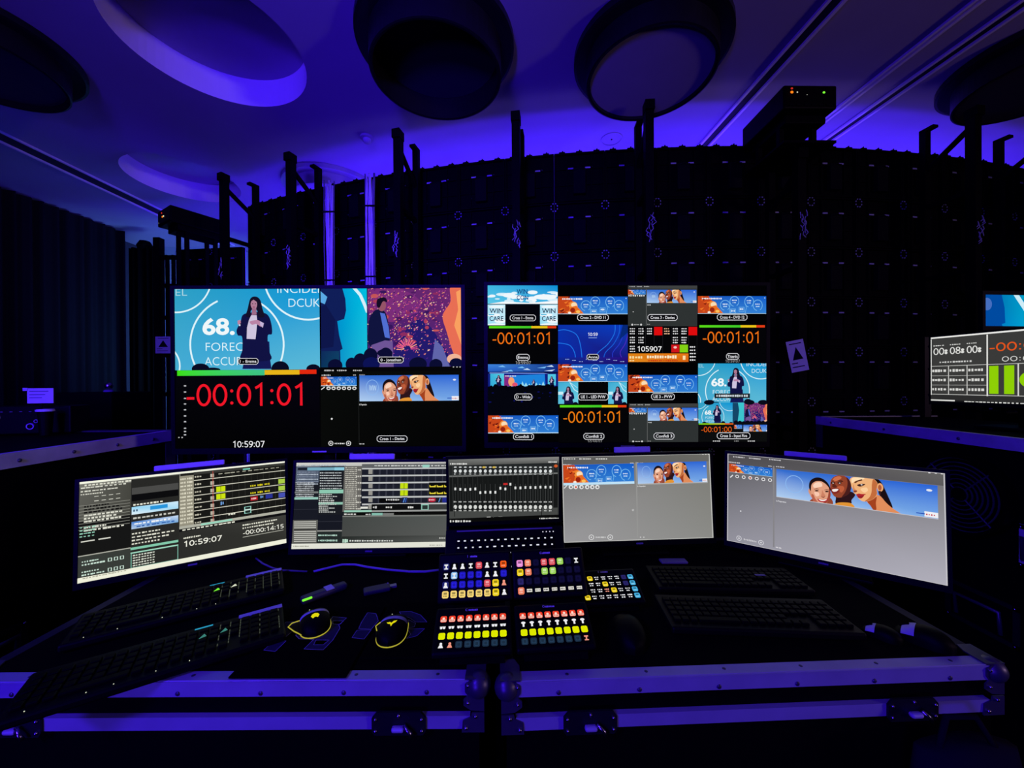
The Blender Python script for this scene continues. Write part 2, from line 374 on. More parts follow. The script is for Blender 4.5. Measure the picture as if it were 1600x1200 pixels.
# --- pictures that come back on several screens
def pic_faces(c, dst, logo=True, bright=1.0):
    """three smiling women against a blue sky, drawn in the frame 390,130 - 1455,445"""
    c.fit((0, 0, 1000, 250), dst)
    c.rect(0, 0, 1000, 250, ((46, 105, 205), (40, 100, 215), (120, 170, 232), (175, 205, 240)))
    c.arc(130, 120, 62, 5, (140, 185, 240), 0, 360, 40, ry=75)
    if logo:
        for k in range(4): c.line([(100 + k * 18, 95 + (k % 2) * 12), (108 + k * 18, 150), (116 + k * 18, 100)], 4, (190, 220, 245))
    def q(*ps):                                    # outline points read off the large slide, squared up
        o = []
        for X, Y in ps:
            t = (X - 15) / 1505; o.append((t * 1000, (Y - 10 - 150 * t) / (262 + 58 * t) * 250))
        return o
    hair, sk1, sk2, sk3 = (26, 14, 18), (226, 160, 128), (146, 66, 42), (240, 178, 122)
    # right woman, long dark hair
    c.blob(q((985, 104), (1030, 112), (1062, 150), (1084, 200), (1112, 270), (1150, 378), (1120, 372), (1060, 300), (1030, 240), (1030, 170), (1000, 140)), hair)
    c.blob(q((925, 318), (955, 365), (985, 405), (990, 440), (1100, 450), (1215, 450), (1210, 432), (1150, 388), (1095, 335), (1040, 268), (990, 270)), (226, 142, 92))
    c.blob(q((925, 315), (955, 365), (985, 410), (1008, 400), (1005, 340), (1012, 280), (980, 290)), (164, 66, 30))
    c.blob(q((768, 130), (785, 96), (850, 86), (920, 90), (988, 108), (1022, 150), (1014, 200), (1018, 255), (985, 300), (930, 324), (880, 322), (845, 292), (828, 258), (806, 246), (800, 215), (782, 180)), sk3)
    c.blob(q((985, 110), (1020, 150), (1012, 205), (1014, 255), (975, 305), (905, 326), (948, 285), (968, 230), (972, 160)), (196, 108, 60))
    c.blob(q((790, 102), (850, 92), (905, 100), (880, 118), (820, 128), (790, 150)), (254, 222, 178)); c.blob(q((868, 205), (920, 190), (935, 220), (900, 240)), (252, 206, 156))
    c.ell(*q((1044, 188))[0], 19, 34, (236, 166, 112)); c.ell(*q((1042, 190))[0], 10, 22, (176, 90, 56)); c.blob(q((1034, 225), (1050, 225), (1046, 262), (1036, 256)), (60, 30, 30))
    c.blob(q((812, 140), (842, 122), (880, 112), (884, 122), (846, 134), (820, 150)), (92, 46, 30)); c.blob(q((836, 168), (868, 156), (912, 158), (896, 172), (862, 182)), (60, 26, 24)); c.ell(*q((878, 164))[0], 6, 5, (230, 220, 214))
    c.blob(q((806, 160), (812, 200), (838, 226), (818, 238), (800, 226), (798, 190)), (214, 138, 92)); c.blob(q((804, 222), (836, 222), (826, 238), (808, 238)), (140, 60, 40))
    c.blob(q((826, 262), (850, 250), (875, 254), (916, 256), (880, 274), (848, 278)), (176, 36, 44)); c.blob(q((836, 276), (868, 274), (900, 268), (876, 296), (850, 292)), (150, 30, 40))
    # middle woman, dark skin, shaven head
    c.blob(q((640, 262), (634, 300), (640, 350), (772, 352), (784, 312), (818, 262), (770, 230), (700, 250)), (44, 20, 26)); c.blob(q((604, 362), (650, 340), (715, 336), (782, 346), (800, 390), (600, 380)), (226, 148, 52))
    c.blob(q((580, 195), (586, 125), (622, 86), (680, 74), (738, 90), (772, 132), (782, 190), (766, 242), (722, 276), (670, 290), (624, 280), (594, 242)), sk2)
    c.blob(q((738, 92), (772, 132), (782, 190), (766, 242), (722, 276), (690, 286), (722, 240), (742, 190), (748, 140)), (74, 30, 28))
    c.blob(q((604, 120), (628, 92), (672, 84), (690, 100), (660, 122), (620, 134)), (206, 112, 74)); c.blob(q((650, 185), (700, 178), (716, 205), (690, 240), (664, 220)), (190, 92, 58))
    for X in (604, 668): c.blob(q((X - 18, 148), (X, 138), (X + 24, 146), (X + 4, 160)), (34, 12, 12)); c.ell(*q((X + 4, 150))[0], 5, 4, (226, 210, 206))
    c.blob(q((592, 132), (612, 124), (622, 132)), (40, 16, 14)); c.blob(q((648, 128), (690, 124), (706, 136), (670, 134)), (40, 16, 14))
    c.blob(q((606, 160), (622, 158), (646, 184), (626, 194), (600, 186)), (92, 38, 26)); c.blob(q((588, 206), (640, 198), (670, 210), (662, 238), (628, 252), (600, 242)), (132, 38, 34)); c.blob(q((598, 212), (640, 206), (660, 212), (640, 230), (610, 232)), (244, 232, 226))
    # left woman, hair tied back
    c.blob(q((398, 300), (388, 360), (590, 380), (575, 290)), (150, 70, 48)); c.blob(q((366, 204), (360, 232), (376, 262), (392, 288), (396, 220)), (216, 146, 116))
    c.blob(q((372, 210), (368, 152), (394, 114), (440, 96), (492, 102), (542, 134), (572, 176), (584, 215), (560, 240), (420, 240)), hair)
    c.blob(q((386, 205), (396, 158), (440, 132), (492, 134), (536, 160), (568, 198), (583, 244), (578, 292), (558, 328), (520, 352), (440, 345), (404, 312), (390, 258)), sk1)
    c.blob(q((568, 200), (583, 244), (578, 292), (558, 328), (520, 352), (500, 350), (548, 300), (562, 250)), (158, 70, 54)); c.blob(q((390, 258), (404, 312), (440, 345), (470, 350), (430, 300), (412, 262)), (186, 96, 74))
    c.blob(q((410, 165), (446, 142), (490, 146), (500, 180), (450, 192), (416, 194)), (250, 212, 188)); c.blob(q((420, 236), (462, 240), (470, 268), (436, 276)), (250, 200, 176))
    for X, Y in ((444, 216), (546, 224)): c.blob(q((X - 30, Y - 6), (X, Y - 14), (X + 26, Y - 6), (X, Y - 8)), (54, 24, 20)); c.blob(q((X - 20, Y + 8), (X, Y), (X + 22, Y + 8), (X, Y + 14)), (40, 18, 18))
    c.blob(q((500, 216), (512, 240), (532, 274), (512, 286), (486, 278), (494, 250)), (206, 130, 100)); c.blob(q((486, 278), (512, 284), (530, 276), (512, 292)), (130, 56, 44))
    c.blob(q((452, 300), (500, 308), (554, 302), (538, 326), (504, 334), (468, 324)), (178, 44, 54)); c.blob(q((464, 304), (502, 311), (544, 306), (526, 320), (486, 320)), (250, 242, 238))
    c.ell(956, 42, 16, 9, (226, 230, 240)); c.rect(928, 206, 1000, 246, (240, 240, 244)); c.dashes(936, 228, 990, 14, (196, 70, 90), 4, 3); c.rect(884, 222, 930, 230, (40, 80, 180))
    c.unfit()
def pic_health(c, dst, seed=1):
    """wide slide: orange close-up at the left, blue field with pale line circles"""
    c.fit((0, 0, 400, 100), dst)
    c.rect(0, 0, 400, 100, ((30, 90, 190), (14, 90, 200), (50, 130, 215), (60, 130, 210)))
    r = random.Random(seed)
    c.poly([(0, 0), (62, 0), (80, 22), (105, 45), (120, 75), (150, 100), (0, 100)], (198, 70, 26))
    for k in range(12):
        x, y = r.uniform(0, 60), r.uniform(2, 95); c.poly([(x, y), (x + r.uniform(15, 34), y - 9), (x + 12, y + 7)], r.choice([(120, 22, 12), (228, 90, 30), (92, 14, 14), (240, 120, 40)]))
    c.ell(88, 55, 24, 26, (240, 150, 60)); c.ell(92, 48, 17, 14, (250, 220, 180)); c.poly([(66, 62), (104, 52), (134, 82), (150, 100), (60, 100)], (232, 110, 34))
    c.ell(84, 78, 14, 14, (150, 34, 16)); c.ell(115, 86, 12, 8, (250, 190, 90)); c.ell(66, 92, 9, 6, (250, 236, 220))
    c.dashes(24, 14, 142, 9, (245, 248, 255), 12, seed + 3)
    pale = (120, 190, 240)
    for x, y, rx, ry in ((160, 52, 28, 28), (214, 30, 26, 28), (300, 32, 26, 30), (350, 52, 27, 30)):
        c.arc(x, y, rx, 3.2, pale, 100, 420, 24, ry=ry); c.dashes(x - 14, y - 6, x + 14, 7, (225, 240, 252), 4, seed + x); c.dashes(x - 11, y + 7, x + 11, 6, (190, 222, 248), 3, seed + y)
    for x, y in ((206, 84), (256, 74)): c.outline(x - 16, y - 12, x + 16, y + 14, 2.4, pale); c.dashes(x - 11, y, x + 11, 12, (215, 236, 252), 4, seed + x)
    c.line([(186, 98), (184, 60), (176, 44)], 2.5, pale); c.line([(276, 98), (284, 66), (278, 44)], 2.5, pale)
    c.rect(0, 97, 400, 100, (190, 225, 245)); c.rect(388, 8, 394, 13, (200, 226, 250))
    c.unfit()
def woman(c, x, y, k, jac=(17, 18, 66)):
    """presenter in a dark suit; x, y the head centre, k the scale"""
    def q(*ps): return [(x + a * k, y + b * k) for a, b in ps]
    c.poly(q((-52, 280), (-62, 330), (90, 330), (82, 280), (78, 190), (-50, 180)), (20, 24, 84))
    c.blob(q((-20, 42), (-60, 54), (-72, 90), (-92, 130), (-86, 158), (-64, 166), (-62, 230), (-65, 285), (82, 285), (74, 230), (70, 160), (92, 150), (88, 96), (70, 54), (32, 40)), jac)
    c.poly(q((-16, 55), (12, 55), (16, 90), (6, 178), (-40, 176), (-38, 118), (-28, 80)), (206, 196, 222))
    c.blob(q((-24, -22), (-10, -38), (14, -38), (32, -20), (42, 20), (52, 62), (20, 64), (14, 30), (-16, 30), (-22, 64), (-44, 60), (-34, 20)), (20, 16, 40))
    c.ell(x - 2 * k, y, 17 * k, 25 * k, (176, 124, 150)); c.poly(q((-12, 20), (10, 20), (12, 52), (-14, 54)), (158, 108, 138))
    c.poly(q((-19, -14), (-4, -24), (17, -10), (18, -24), (2, -34), (-16, -28)), (20, 16, 40))
    c.ell(x - 9 * k, y - 3 * k, 3 * k, 2 * k, (40, 24, 44)); c.ell(x + 6 * k, y - 3 * k, 3 * k, 2 * k, (40, 24, 44)); c.ell(x - 2 * k, y + 14 * k, 6 * k, 2 * k, (140, 50, 80))
    c.poly(q((-88, 84), (-72, 78), (-70, 96), (-86, 104)), (190, 130, 160))
    c.blob(q((-24, 88), (10, 80), (30, 86), (46, 104), (34, 114), (10, 100), (-12, 104)), (186, 132, 166))
    c.poly(q((30, 86), (50, 96), (44, 120), (30, 106)), (196, 180, 216)); c.ell(x - 76 * k, y + 106 * k, 4 * k, 5 * k, (240, 240, 250))
def pic_stage(c, dst, texts=True):
    c.fit((42, 38, 800, 457), dst)
    c.rect(42, 38, 800, 457, ((44, 158, 196), (0, 150, 214), (92, 186, 216), (70, 172, 212)))
    W = (222, 244, 250)
    c.arc(50, -20, 186, 8, W); c.arc(368, 330, 243, 9, W, -59, 246); c.arc(738, -28, 231, 9, W); c.arc(-40, 440, 110, 8, W)
    if texts:
        c.text('EL', 48, 81, 36, (170, 214, 226), w=60, off=-.008)
        c.text('INCIDEN', 578, 67, 40, W, w=252, off=-.008); c.text('DCUK', 636, 138, 42, W, w=164, off=-.008)
    c.text('68.', 188, 278, 78, (240, 248, 250), w=168, off=.03)
    c.text('FOREC', 205, 363, 42, W, w=196, off=-.01); c.text('ACCUR', 200, 437, 42, W, w=196, off=-.01)
    woman(c, 458, 125, 1.0)
    for x, y, rx, ry in ((178, 455, 46, 28), (240, 460, 42, 12), (593, 455, 46, 40), (765, 455, 36, 24)): c.ell(x, y, rx, ry, (8, 10, 34))
    c.unfit()
def pic_timer(c, dst, col=(238, 112, 20), bar=True, t='-00:01:01'):
    c.fit((0, 0, 366, 206), dst); c.rect(0, 0, 366, 206, (4, 4, 7))
    if bar:
        c.rect(8, 4, 228, 16, ((90, 220, 20), (60, 200, 40), (60, 200, 40), (90, 220, 20))); c.rect(228, 4, 312, 16, (236, 196, 24)); c.rect(312, 4, 358, 16, (228, 60, 20))
    c.digits(t, 22, 100, 62, col, 316); c.unfit()
def pic_editor(c, dst, g=(46, 50, 50)):
    """grey editor window with a small slide at the left and the three faces at the right"""
    c.fit((0, 0, 360, 204), dst); c.rect(0, 0, 360, 204, g); c.rect(0, 0, 360, 16, (62, 64, 64))
    for k in range(3): c.dashes(8 + k * 38, 6, 36 + k * 38, 5, (170, 172, 172), 4, k)
    sc0 = dst
    def sub(x0, y0, x1, y1):
        a = (dst[2] - dst[0]) / 360; b = (dst[3] - dst[1]) / 204
        return (dst[0] + x0 * a, dst[1] + y0 * b, dst[0] + x1 * a, dst[1] + y1 * b)
    c.rect(0, 46, 92, 58, (18, 18, 20)); c.dashes(2, 52, 90, 8, (230, 230, 230), 8, 5)
    c.rect(94, 18, 97, 200, (92, 94, 94)); c.dashes(100, 98, 118, 5, (220, 220, 220), 3, 8); c.ell(27, 132, 2.4, 2.4, (220, 220, 220))
    c.ell(22, 196, 5, 5, (210, 210, 210)); c.ell(68, 196, 5, 5, (210, 210, 210)); c.dashes(32, 196, 60, 5, (200, 200, 200), 5, 2); c.dashes(100, 194, 116, 3, (190, 190, 190), 2, 9)
    c.unfit(); pic_health(c, sub(0, 22, 92, 46), 5); pic_faces(c, sub(98, 22, 356, 88))
def pic_desktop(c, dst):
    c.fit((0, 0, 366, 206), dst); c.rect(0, 0, 366, 206, ((10, 50, 170), (10, 60, 190), (26, 8, 110), (8, 40, 170)))
    for k, (a, b) in enumerate((((0, 30), (40, 26)), ((0, 95), (30, 98)))):
        c.curve([a, b, (95 - k * 30, 50 + k * 60), (118 - k * 30, 110 + k * 40), (128 - k * 36, 206)], 4, (30, 120, 235))
    for k in range(4): c.curve([(300 + k * 24, 0), (296 + k * 24, 45), (262 + k * 30, 100), (206 + k * 40, 150), (180 + k * 60, 206)], 3.5, ((30, 120, 235), (24, 100, 225), (40, 60, 210), (80, 40, 190))[k])
    c.poly([(340, 0), (366, 0), (366, 40), (320, 80)], (6, 40, 120)); c.digits('10:59', 156, 58, 17, (240, 245, 255), 52, .14); c.rect(160, 66, 204, 69, (150, 180, 230))
    c.rect(0, 170, 366, 206, ((14, 40, 150), (40, 14, 130), (30, 10, 100), (10, 30, 130)))
    for k in range(9): c.dashes(38 + k * 36, 180 + (k % 3) * 6, 60 + k * 36, 4, (170, 195, 240), 3, k)
    c.unfit()
def pic_keys(c, dst):
    c.fit((0, 0, 360, 186), dst); c.rect(0, 0, 360, 186, (5, 5, 7)); cw = 45; W = (230, 230, 232)
    for k in range(9): c.rect(k * cw - .7, 0, k * cw + .7, 140, (34, 34, 38))
    for i, j in ((0, 0), (1, 0), (2, 0), (4, 0), (5, 0), (6, 0), (0, 1), (1, 1), (5, 1), (6, 1), (0, 2)):
        for r in range(3): c.dashes(i * cw + 8, j * 46 + 9 + r * 13, i * cw + 37, 7, W if i != 4 else (240, 190, 150), 3, i * 7 + j + r)
    c.rect(3 * cw, 0, 4 * cw - 2, 43, (222, 12, 14)); c.rect(7 * cw, 0, 8 * cw, 43, (222, 12, 14)); c.rect(5 * cw, 92, 6 * cw - 3, 132, (206, 20, 26)); c.rect(6 * cw - 1, 92, 7 * cw - 3, 132, (130, 208, 20))
    c.ell(5.45 * cw, 106, 9, 6, (240, 190, 190)); c.digits('105907', 46, 128, 27, (245, 245, 245), 128, .15)
    c.rect(0, 138, 315, 182, ((222, 130, 20), (232, 120, 20), (214, 96, 14), (230, 140, 30)))
    c.dashes(98, 156, 256, 17, (250, 236, 200), 12, 4); c.dashes(104, 175, 262, 8, (200, 60, 20), 14, 6); c.dashes(6, 158, 80, 14, (250, 224, 160), 5, 2); c.dashes(285, 160, 304, 26, (250, 220, 170), 1, 2); c.dashes(6, 175, 36, 8, (250, 224, 160), 2, 4)
    for r in range(5): c.dashes(322, 104 + r * 17, 354, 8, W, 3, r + 40)
    c.unfit()
def pic_clouds(c, dst):
    c.fit((0, 0, 366, 96), dst); c.rect(0, 0, 366, 96, ((60, 180, 226), (0, 140, 214), (60, 180, 232), (90, 200, 232)))
    r = random.Random(5)
    for k in range(26):
        x, y = r.uniform(0, 366), r.uniform(34, 92); c.ell(x, y, r.uniform(10, 34), r.uniform(3, 9), r.choice([(238, 246, 252), (214, 238, 250), (246, 250, 254)]), 14)
    c.ell(235, 36, 26, 10, (240, 248, 252)); c.ell(300, 60, 60, 14, (240, 248, 252)); c.poly([(60, 46), (150, 50), (220, 62), (150, 70), (90, 60)], (240, 248, 252)); c.poly([(0, 96), (80, 84), (220, 90), (366, 78), (366, 96)], (246, 250, 252))
    c.text('WIN', 152, 44, 24, (14, 40, 110), w=56, off=.01); c.text('CON', 152, 74, 22, (14, 50, 130), w=60, off=.01); c.unfit()
def pic_win(c, dst):
    c.fit((0, 0, 92, 108), dst); c.rect(0, 0, 92, 108, ((170, 226, 246), (200, 236, 248), (190, 232, 248), (150, 220, 244)))
    for x, y, a, b in ((46, 12, 40, 7), (30, 54, 36, 8), (66, 86, 30, 10), (46, 104, 46, 6)): c.ell(x, y, a, b, (238, 248, 252))
    c.rect(4, 50, 34, 55, (60, 180, 220))
    c.text('WIN', 10, 44, 23, (18, 28, 66), w=70, off=.012); c.text('CARE', 10, 84, 23, (18, 28, 66), w=72, off=.012); c.unfit()
def pic_hall(c, dst):
    c.fit((0, 0, 366, 270), dst); c.rect(0, 0, 366, 270, (4, 5, 14)); c.rect(0, 0, 366, 50, ((60, 130, 220), (10, 40, 130), (10, 30, 120), (30, 80, 190)))
    r = random.Random(9)
    for k in range(9): x = r.uniform(0, 330); y = r.uniform(4, 44); c.poly([(x, y), (x + r.uniform(20, 60), y - 8), (x + 40, y + 2)], r.choice([(120, 190, 245), (10, 30, 110), (40, 90, 200), (200, 225, 250)]))
    c.rect(0, 40, 366, 62, (10, 16, 70)); c.line([(8, 46), (290, 48), (366, 58)], 4, (130, 160, 240)); c.rect(0, 50, 366, 118, (16, 30, 130))
    c.rect(12, 50, 84, 118, ((60, 180, 220), (90, 210, 230), (70, 190, 220), (50, 170, 215))); c.rect(312, 52, 354, 112, (80, 196, 226))
    c.poly([(88, 60), (296, 52), (300, 116), (88, 118)], (28, 130, 220)); c.rect(84, 58, 112, 116, (130, 40, 130)); c.ell(122, 92, 16, 24, (244, 160, 110)); c.ell(140, 108, 14, 12, (226, 80, 110))
    c.dashes(90, 62, 150, 7, (240, 240, 250), 7, 3)
    for k in range(7): c.poly([(170 + k * 18, 116), (180 + k * 18, 90 + (k % 3) * 6), (190 + k * 18, 116)], (150, 220, 240))
    woman(c, 55, 64, .17); woman(c, 332, 70, .15); woman(c, 238, 84, .10)
    for k in range(34): c.ell(6 + k * 11, 122 + r.uniform(-5, 6), r.uniform(7, 13), r.uniform(8, 15), (3, 4, 12), 14)
    for k in range(16): c.ell(r.uniform(0, 366), r.uniform(140, 200), r.uniform(2, 9), r.uniform(2, 5), (12, 16, 96), 8)
    c.unfit()
def pic_magenta(c, dst):
    c.fit((1047, 35, 1537, 446), dst); c.rect(1047, 35, 1537, 446, ((92, 34, 110), (110, 40, 110), (70, 40, 120), (30, 24, 110)))
    r = random.Random(3)
    c.blob([(1250, 250), (1330, 200), (1420, 300), (1470, 446), (1180, 446)], (34, 26, 108)); c.blob([(1060, 35), (1200, 35), (1330, 120), (1200, 210), (1060, 170)], (122, 44, 120))
    for k in range(620):
        x, y = r.uniform(1050, 1480), r.uniform(36, 400); q = r.uniform(1.5, 5.5)
        if 1260 < x < 1420 and y > 250 and r.random() < .6: continue
        c.poly([(x, y), (x + q * r.uniform(.8, 2.4), y - q), (x + q, y + q * .8), (x - q * .6, y + q)], r.choice([(226, 96, 120), (240, 150, 110), (196, 70, 150), (150, 60, 150), (250, 200, 170), (90, 40, 130), (60, 24, 100)]))
    for k in range(40): c.ell(r.uniform(1050, 1420), r.uniform(36, 330), r.uniform(6, 22), r.uniform(4, 12), r.choice([(140, 44, 96), (170, 60, 90), (76, 26, 96), (196, 84, 86), (54, 22, 92)]), 10)
    for k in range(260): c.ell(r.uniform(1050, 1470), r.uniform(36, 380), r.uniform(1.5, 4.5), r.uniform(1.5, 3.5), r.choice([(240, 150, 120), (226, 96, 110), (250, 206, 170), (180, 70, 150)]), 6)
    for cx, cy, rr in ((1255, 350, 55),):
        for k in range(16):
            a = -PI * k / 15 + r.uniform(-.1, .1); c.line([(cx + rr * .35 * math.cos(a), cy + rr * .35 * math.sin(a)), (cx + rr * math.cos(a), cy + rr * math.sin(a))], 5, r.choice([(240, 110, 130), (220, 80, 140), (250, 160, 130)]))
    c.blob([(1480, 35), (1537, 35), (1537, 400), (1500, 380), (1460, 260), (1440, 180), (1480, 110)], (232, 110, 84)); c.poly([(1510, 60), (1537, 45), (1537, 330), (1500, 230), (1520, 150)], (250, 160, 96))
    c.poly([(1400, 300), (1440, 340), (1480, 446), (1380, 446)], (96, 100, 170)); c.ell(1500, 400, 38, 26, (240, 180, 150))
    c.blob([(1062, 190), (1095, 150), (1140, 160), (1160, 230), (1165, 300), (1140, 330), (1090, 345), (1055, 320), (1055, 240)], (16, 20, 62)); c.poly([(1115, 165), (1140, 170), (1160, 240), (1166, 296), (1140, 290)], (80, 110, 210))
    c.poly([(1070, 330), (1140, 306), (1180, 310), (1186, 446), (1070, 446)], (110, 84, 150)); c.ell(1124, 128, 22, 30, (150, 84, 104)); c.blob([(1098, 130), (1102, 96), (1140, 88), (1152, 112), (1130, 108), (1112, 140)], (20, 12, 36))
    c.unfit()

# ================================================================== the setting
CZ = 4.265
struct(MB().bbox((-8, -6, -.1), (10, 8, 0)), 'floor', 'floor')
RECESS = [(-2.33, 3.03, .65), (-4.23, 5.0, .60)]
def ceiling_mesh():
    """ceiling slab underside with two round openings"""
    bm = bmesh.new(); x0, y0, x1, y1 = -8, -6, 10, 8
    b = MB(); n = 64; cells = []
    for cx, cy, r in RECESS:
        h = .9; cells.append((cx - h, cy - h, cx + h, cy + h)); ring = []; sq = []
        for k in range(n):
            a = 2 * PI * k / n; ca, sa = math.cos(a), math.sin(a); m_ = max(abs(ca), abs(sa))
            ring.append((cx + r * ca, cy + r * sa, CZ)); sq.append((cx + h * ca / m_, cy + h * sa / m_, CZ))
        b.add(ring + sq, [(k, (k + 1) % n, n + (k + 1) % n, n + k) for k in range(n)])
    xs = sorted({x0, x1} | {c[0] for c in cells} | {c[2] for c in cells}); ys = sorted({y0, y1} | {c[1] for c in cells} | {c[3] for c in cells})
    for xa, xb in zip(xs, xs[1:]):
        for ya, yb in zip(ys, ys[1:]):
            mx, my = (xa + xb) / 2, (ya + yb) / 2
            if any(c[0] < mx < c[2] and c[1] < my < c[3] for c in cells): continue
            b.add([(xa, ya, CZ), (xb, ya, CZ), (xb, yb, CZ), (xa, yb, CZ)], [(0, 1, 2, 3)])
    b.bbox((x0, y0, CZ + .5), (x1, y1, CZ + .6))
    return b
struct(ceiling_mesh(), 'ceiling', 'ceil')
struct(MB().bbox((-8.1, -6, 0), (-7.1, 8, CZ + .6)), 'wall_left', 'wall')
struct(MB().bbox((9, -6, 0), (10, 8, CZ + .6)), 'wall_right', 'wall')
struct(MB().bbox((-8, -6.1, 0), (10, -6, CZ + .6)), 'wall_front', 'wall')
struct(MB().bbox((-8, 7.4, 0), (10, 7.5, CZ + .6)), 'wall_back', 'palewall')
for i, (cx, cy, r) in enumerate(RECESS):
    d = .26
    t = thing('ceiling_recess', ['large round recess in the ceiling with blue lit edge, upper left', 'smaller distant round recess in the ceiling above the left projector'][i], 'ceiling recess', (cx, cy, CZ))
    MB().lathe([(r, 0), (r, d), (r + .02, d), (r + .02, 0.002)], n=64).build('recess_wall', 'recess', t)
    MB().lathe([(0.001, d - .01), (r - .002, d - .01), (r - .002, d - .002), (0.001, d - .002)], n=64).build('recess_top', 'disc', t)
def drum(x, y, label, r1=.60, r2=.5, zl=2.40, zd=2.50, body='drum', disc='disc'):
    t = thing('ceiling_lamp', label, 'ceiling lamp', (x, y, CZ), 'round drum lamps on the ceiling'); z0 = -(2.645 - zl); zz = -(2.645 - zd)
    MB().lathe([(r2 - .02, -.002), (r1, -.002), (r1, -.05), (r1 - .02, -.055), (r2 - .02, -.055)], n=64).build('flange', body, t)
    MB().lathe([(r2 - .02, -.055), (r2, -.055), (r2, z0), (r2 - .012, z0 - .004), (r2 - .03, z0), (r2 - .03, -.055)], n=64).build('drum_ring', body, t)
    MB().lathe([(.001, zz), (r2 - .032, zz), (r2 - .032, zz + .012), (.001, zz + .012)], n=64).build('diffuser', disc, t)
    return t
drum(-.57, 3.0, 'black drum lamp on the ceiling, second from left in front row', zl=2.38, zd=2.56, disc='discshade')
drum(1.12, 3.1, 'drum lamp with violet diffuser on the ceiling, above centre right', zl=2.43, zd=2.455)
drum(-4.1, 2.95, 'drum lamp on the ceiling cut by the left edge', zl=2.43, zd=2.47, disc='discshade')
drum(4.4, 3.2, 'dark drum lamp on the ceiling cut by the right edge', zl=2.43, zd=2.46, disc='discshade')
drum(-2.4, 5.2, 'blue lit drum lamp on the ceiling beyond the LED wall', zl=2.45, zd=2.47, body='drumlight')
# ceiling tracks
def track(i, p, q, wd):
    p, q = Vector((*p, CZ - .006)), Vector((*q, CZ - .006)); d = (q - p).normalized(); n = Vector((-d.y, d.x, 0)) * wd / 2
    b = MB()
    for s in (-1, 1):
        e = n * s; c0 = p + e; c1 = q + e; k = n.normalized() * .012
        b.add([c0 - k, c1 - k, c1 + k, c0 + k, c0 - k + Vector((0, 0, -.02)), c1 - k + Vector((0, 0, -.02)), c1 + k + Vector((0, 0, -.02)), c0 + k + Vector((0, 0, -.02))],
              [(0, 1, 2, 3), (4, 7, 6, 5), (0, 4, 5, 1), (1, 5, 6, 2), (2, 6, 7, 3), (3, 7, 4, 0)])
    struct(b, 'trim_%d' % i, 'recess')
    b = MB(); k = n * .96; z = Vector((0, 0, .004))
    b.add([p - k + z, q - k + z, q + k + z, p + k + z], [(0, 1, 2, 3)]); struct(b, 'trim_%d' % (i + 10), 'discshade')
track(1, (2.36, 1.0), (1.98, 7.3), .11); track(2, (3.36, 1.0), (2.94, 7.3), .05); track(3, (3.74, 1.0), (3.22, 7.3), .10); track(4, (-5.42, 1.0), (-5.35, 7.3), .22)
t = thing('smoke_detector', 'small white smoke detector dome on the ceiling', 'smoke detector', (-1.54, 4.14, CZ))
MB().lathe([(.001, -.001), (.07, -.001), (.07, -.02), (.055, -.026), (.001, -.026)], n=24).build('base', 'ceil', t)
MB().lathe([(.045, -.026), (.042, -.05), (.025, -.066), (.001, -.07)], n=24, smooth=True).build('sensor_dome', 'tape', t)
t = thing('ceiling_speaker', 'flat round ceiling speaker beyond the LED wall', 'speaker', (1.10, 4.2, CZ))
MB().lathe([(.10, -.001), (.115, -.001), (.115, -.006), (.10, -.008)], n=32).build('rim', 'ceil', t)
MB().lathe([(.001, -.003), (.10, -.003)], n=32).build('grille', 'ceil', t); MB().sphere((0, 0, -.004), .008).build('centre_cap', 'ink', t)

# ================================================================== curved LED wall, seen from behind
WC, WR = Vector((2.2, 3.79 + 13.4, 0)), 13.4
PW, PH = .5, .49
def make_panel():
    t = thing('led_panel', 'black back of an LED wall panel in the top row', 'LED panel', Matrix.Identity(4))
    b = MB()          # local: origin at bottom centre, back faces -y
    b.bbox((-.2492, .0, .0004), (.2492, .03, .4896))
    for x in (-.24, .24): b.bbox((x - .008, -.028, .004), (x + .008, 0, .486))
    for z in (.012, .478): b.bbox((-.232, -.028, z - .008), (.232, 0, z + .008))
    for x in (-.12, .12): b.bbox((x - .006, -.016, .02), (x + .006, 0, .47))
    for z in (.17, .33): b.bbox((-.232, -.012, z - .005), (.232, 0, z + .005))
    b.build('back_cover', 'ledback', t)
    b = MB().rbox((0, -.03, .19), (.12, .05, .25), .006); b.build('power_box', 'ledbox', t)
    MB().tube([(-.05, -.05, .295), (0, -.065, .31), (.05, -.05, .295)], .006).build('handle', 'ledbox', t)
    b = MB(); n = 8
    for k in range(n):
        a = 2 * PI * (k + .5) / n; b.box((-.25 + .034 * math.cos(a), -.034, .435 + .04 * math.sin(a)), (.010, .004, .013), Matrix.Rotation(-(a), 3, 'Y'))
    b.build('lock_ring', 'ringm', t)
    for x in (-.085, .085): MB().bbox((x - .026, -.016, .328), (x + .026, -.0125, .342)).build('sticker', 'led_label', t)
    MB().bbox((.122, -.004, .345), (.130, -.0, .353)).build('indicator', 'led_label', t)
    MB().bbox((-.12, -.004, .12), (-.112, -.0, .13)).build('status_light', 'ringm', t)
    MB().bbox((-.249, .03, .002), (.249, .034, .488)).build('display', 'ledface', t)
    note_kids(t); return t
p0 = make_panel(); ROWN = ['bottom row', 'second row up', 'third row up', 'fourth row up', 'fourth row from top', 'third row from top', 'second row from top', 'top row']
A0 = math.asin((-3.39 - 2.2) / WR); DA = PW / WR; first = True; tops = []
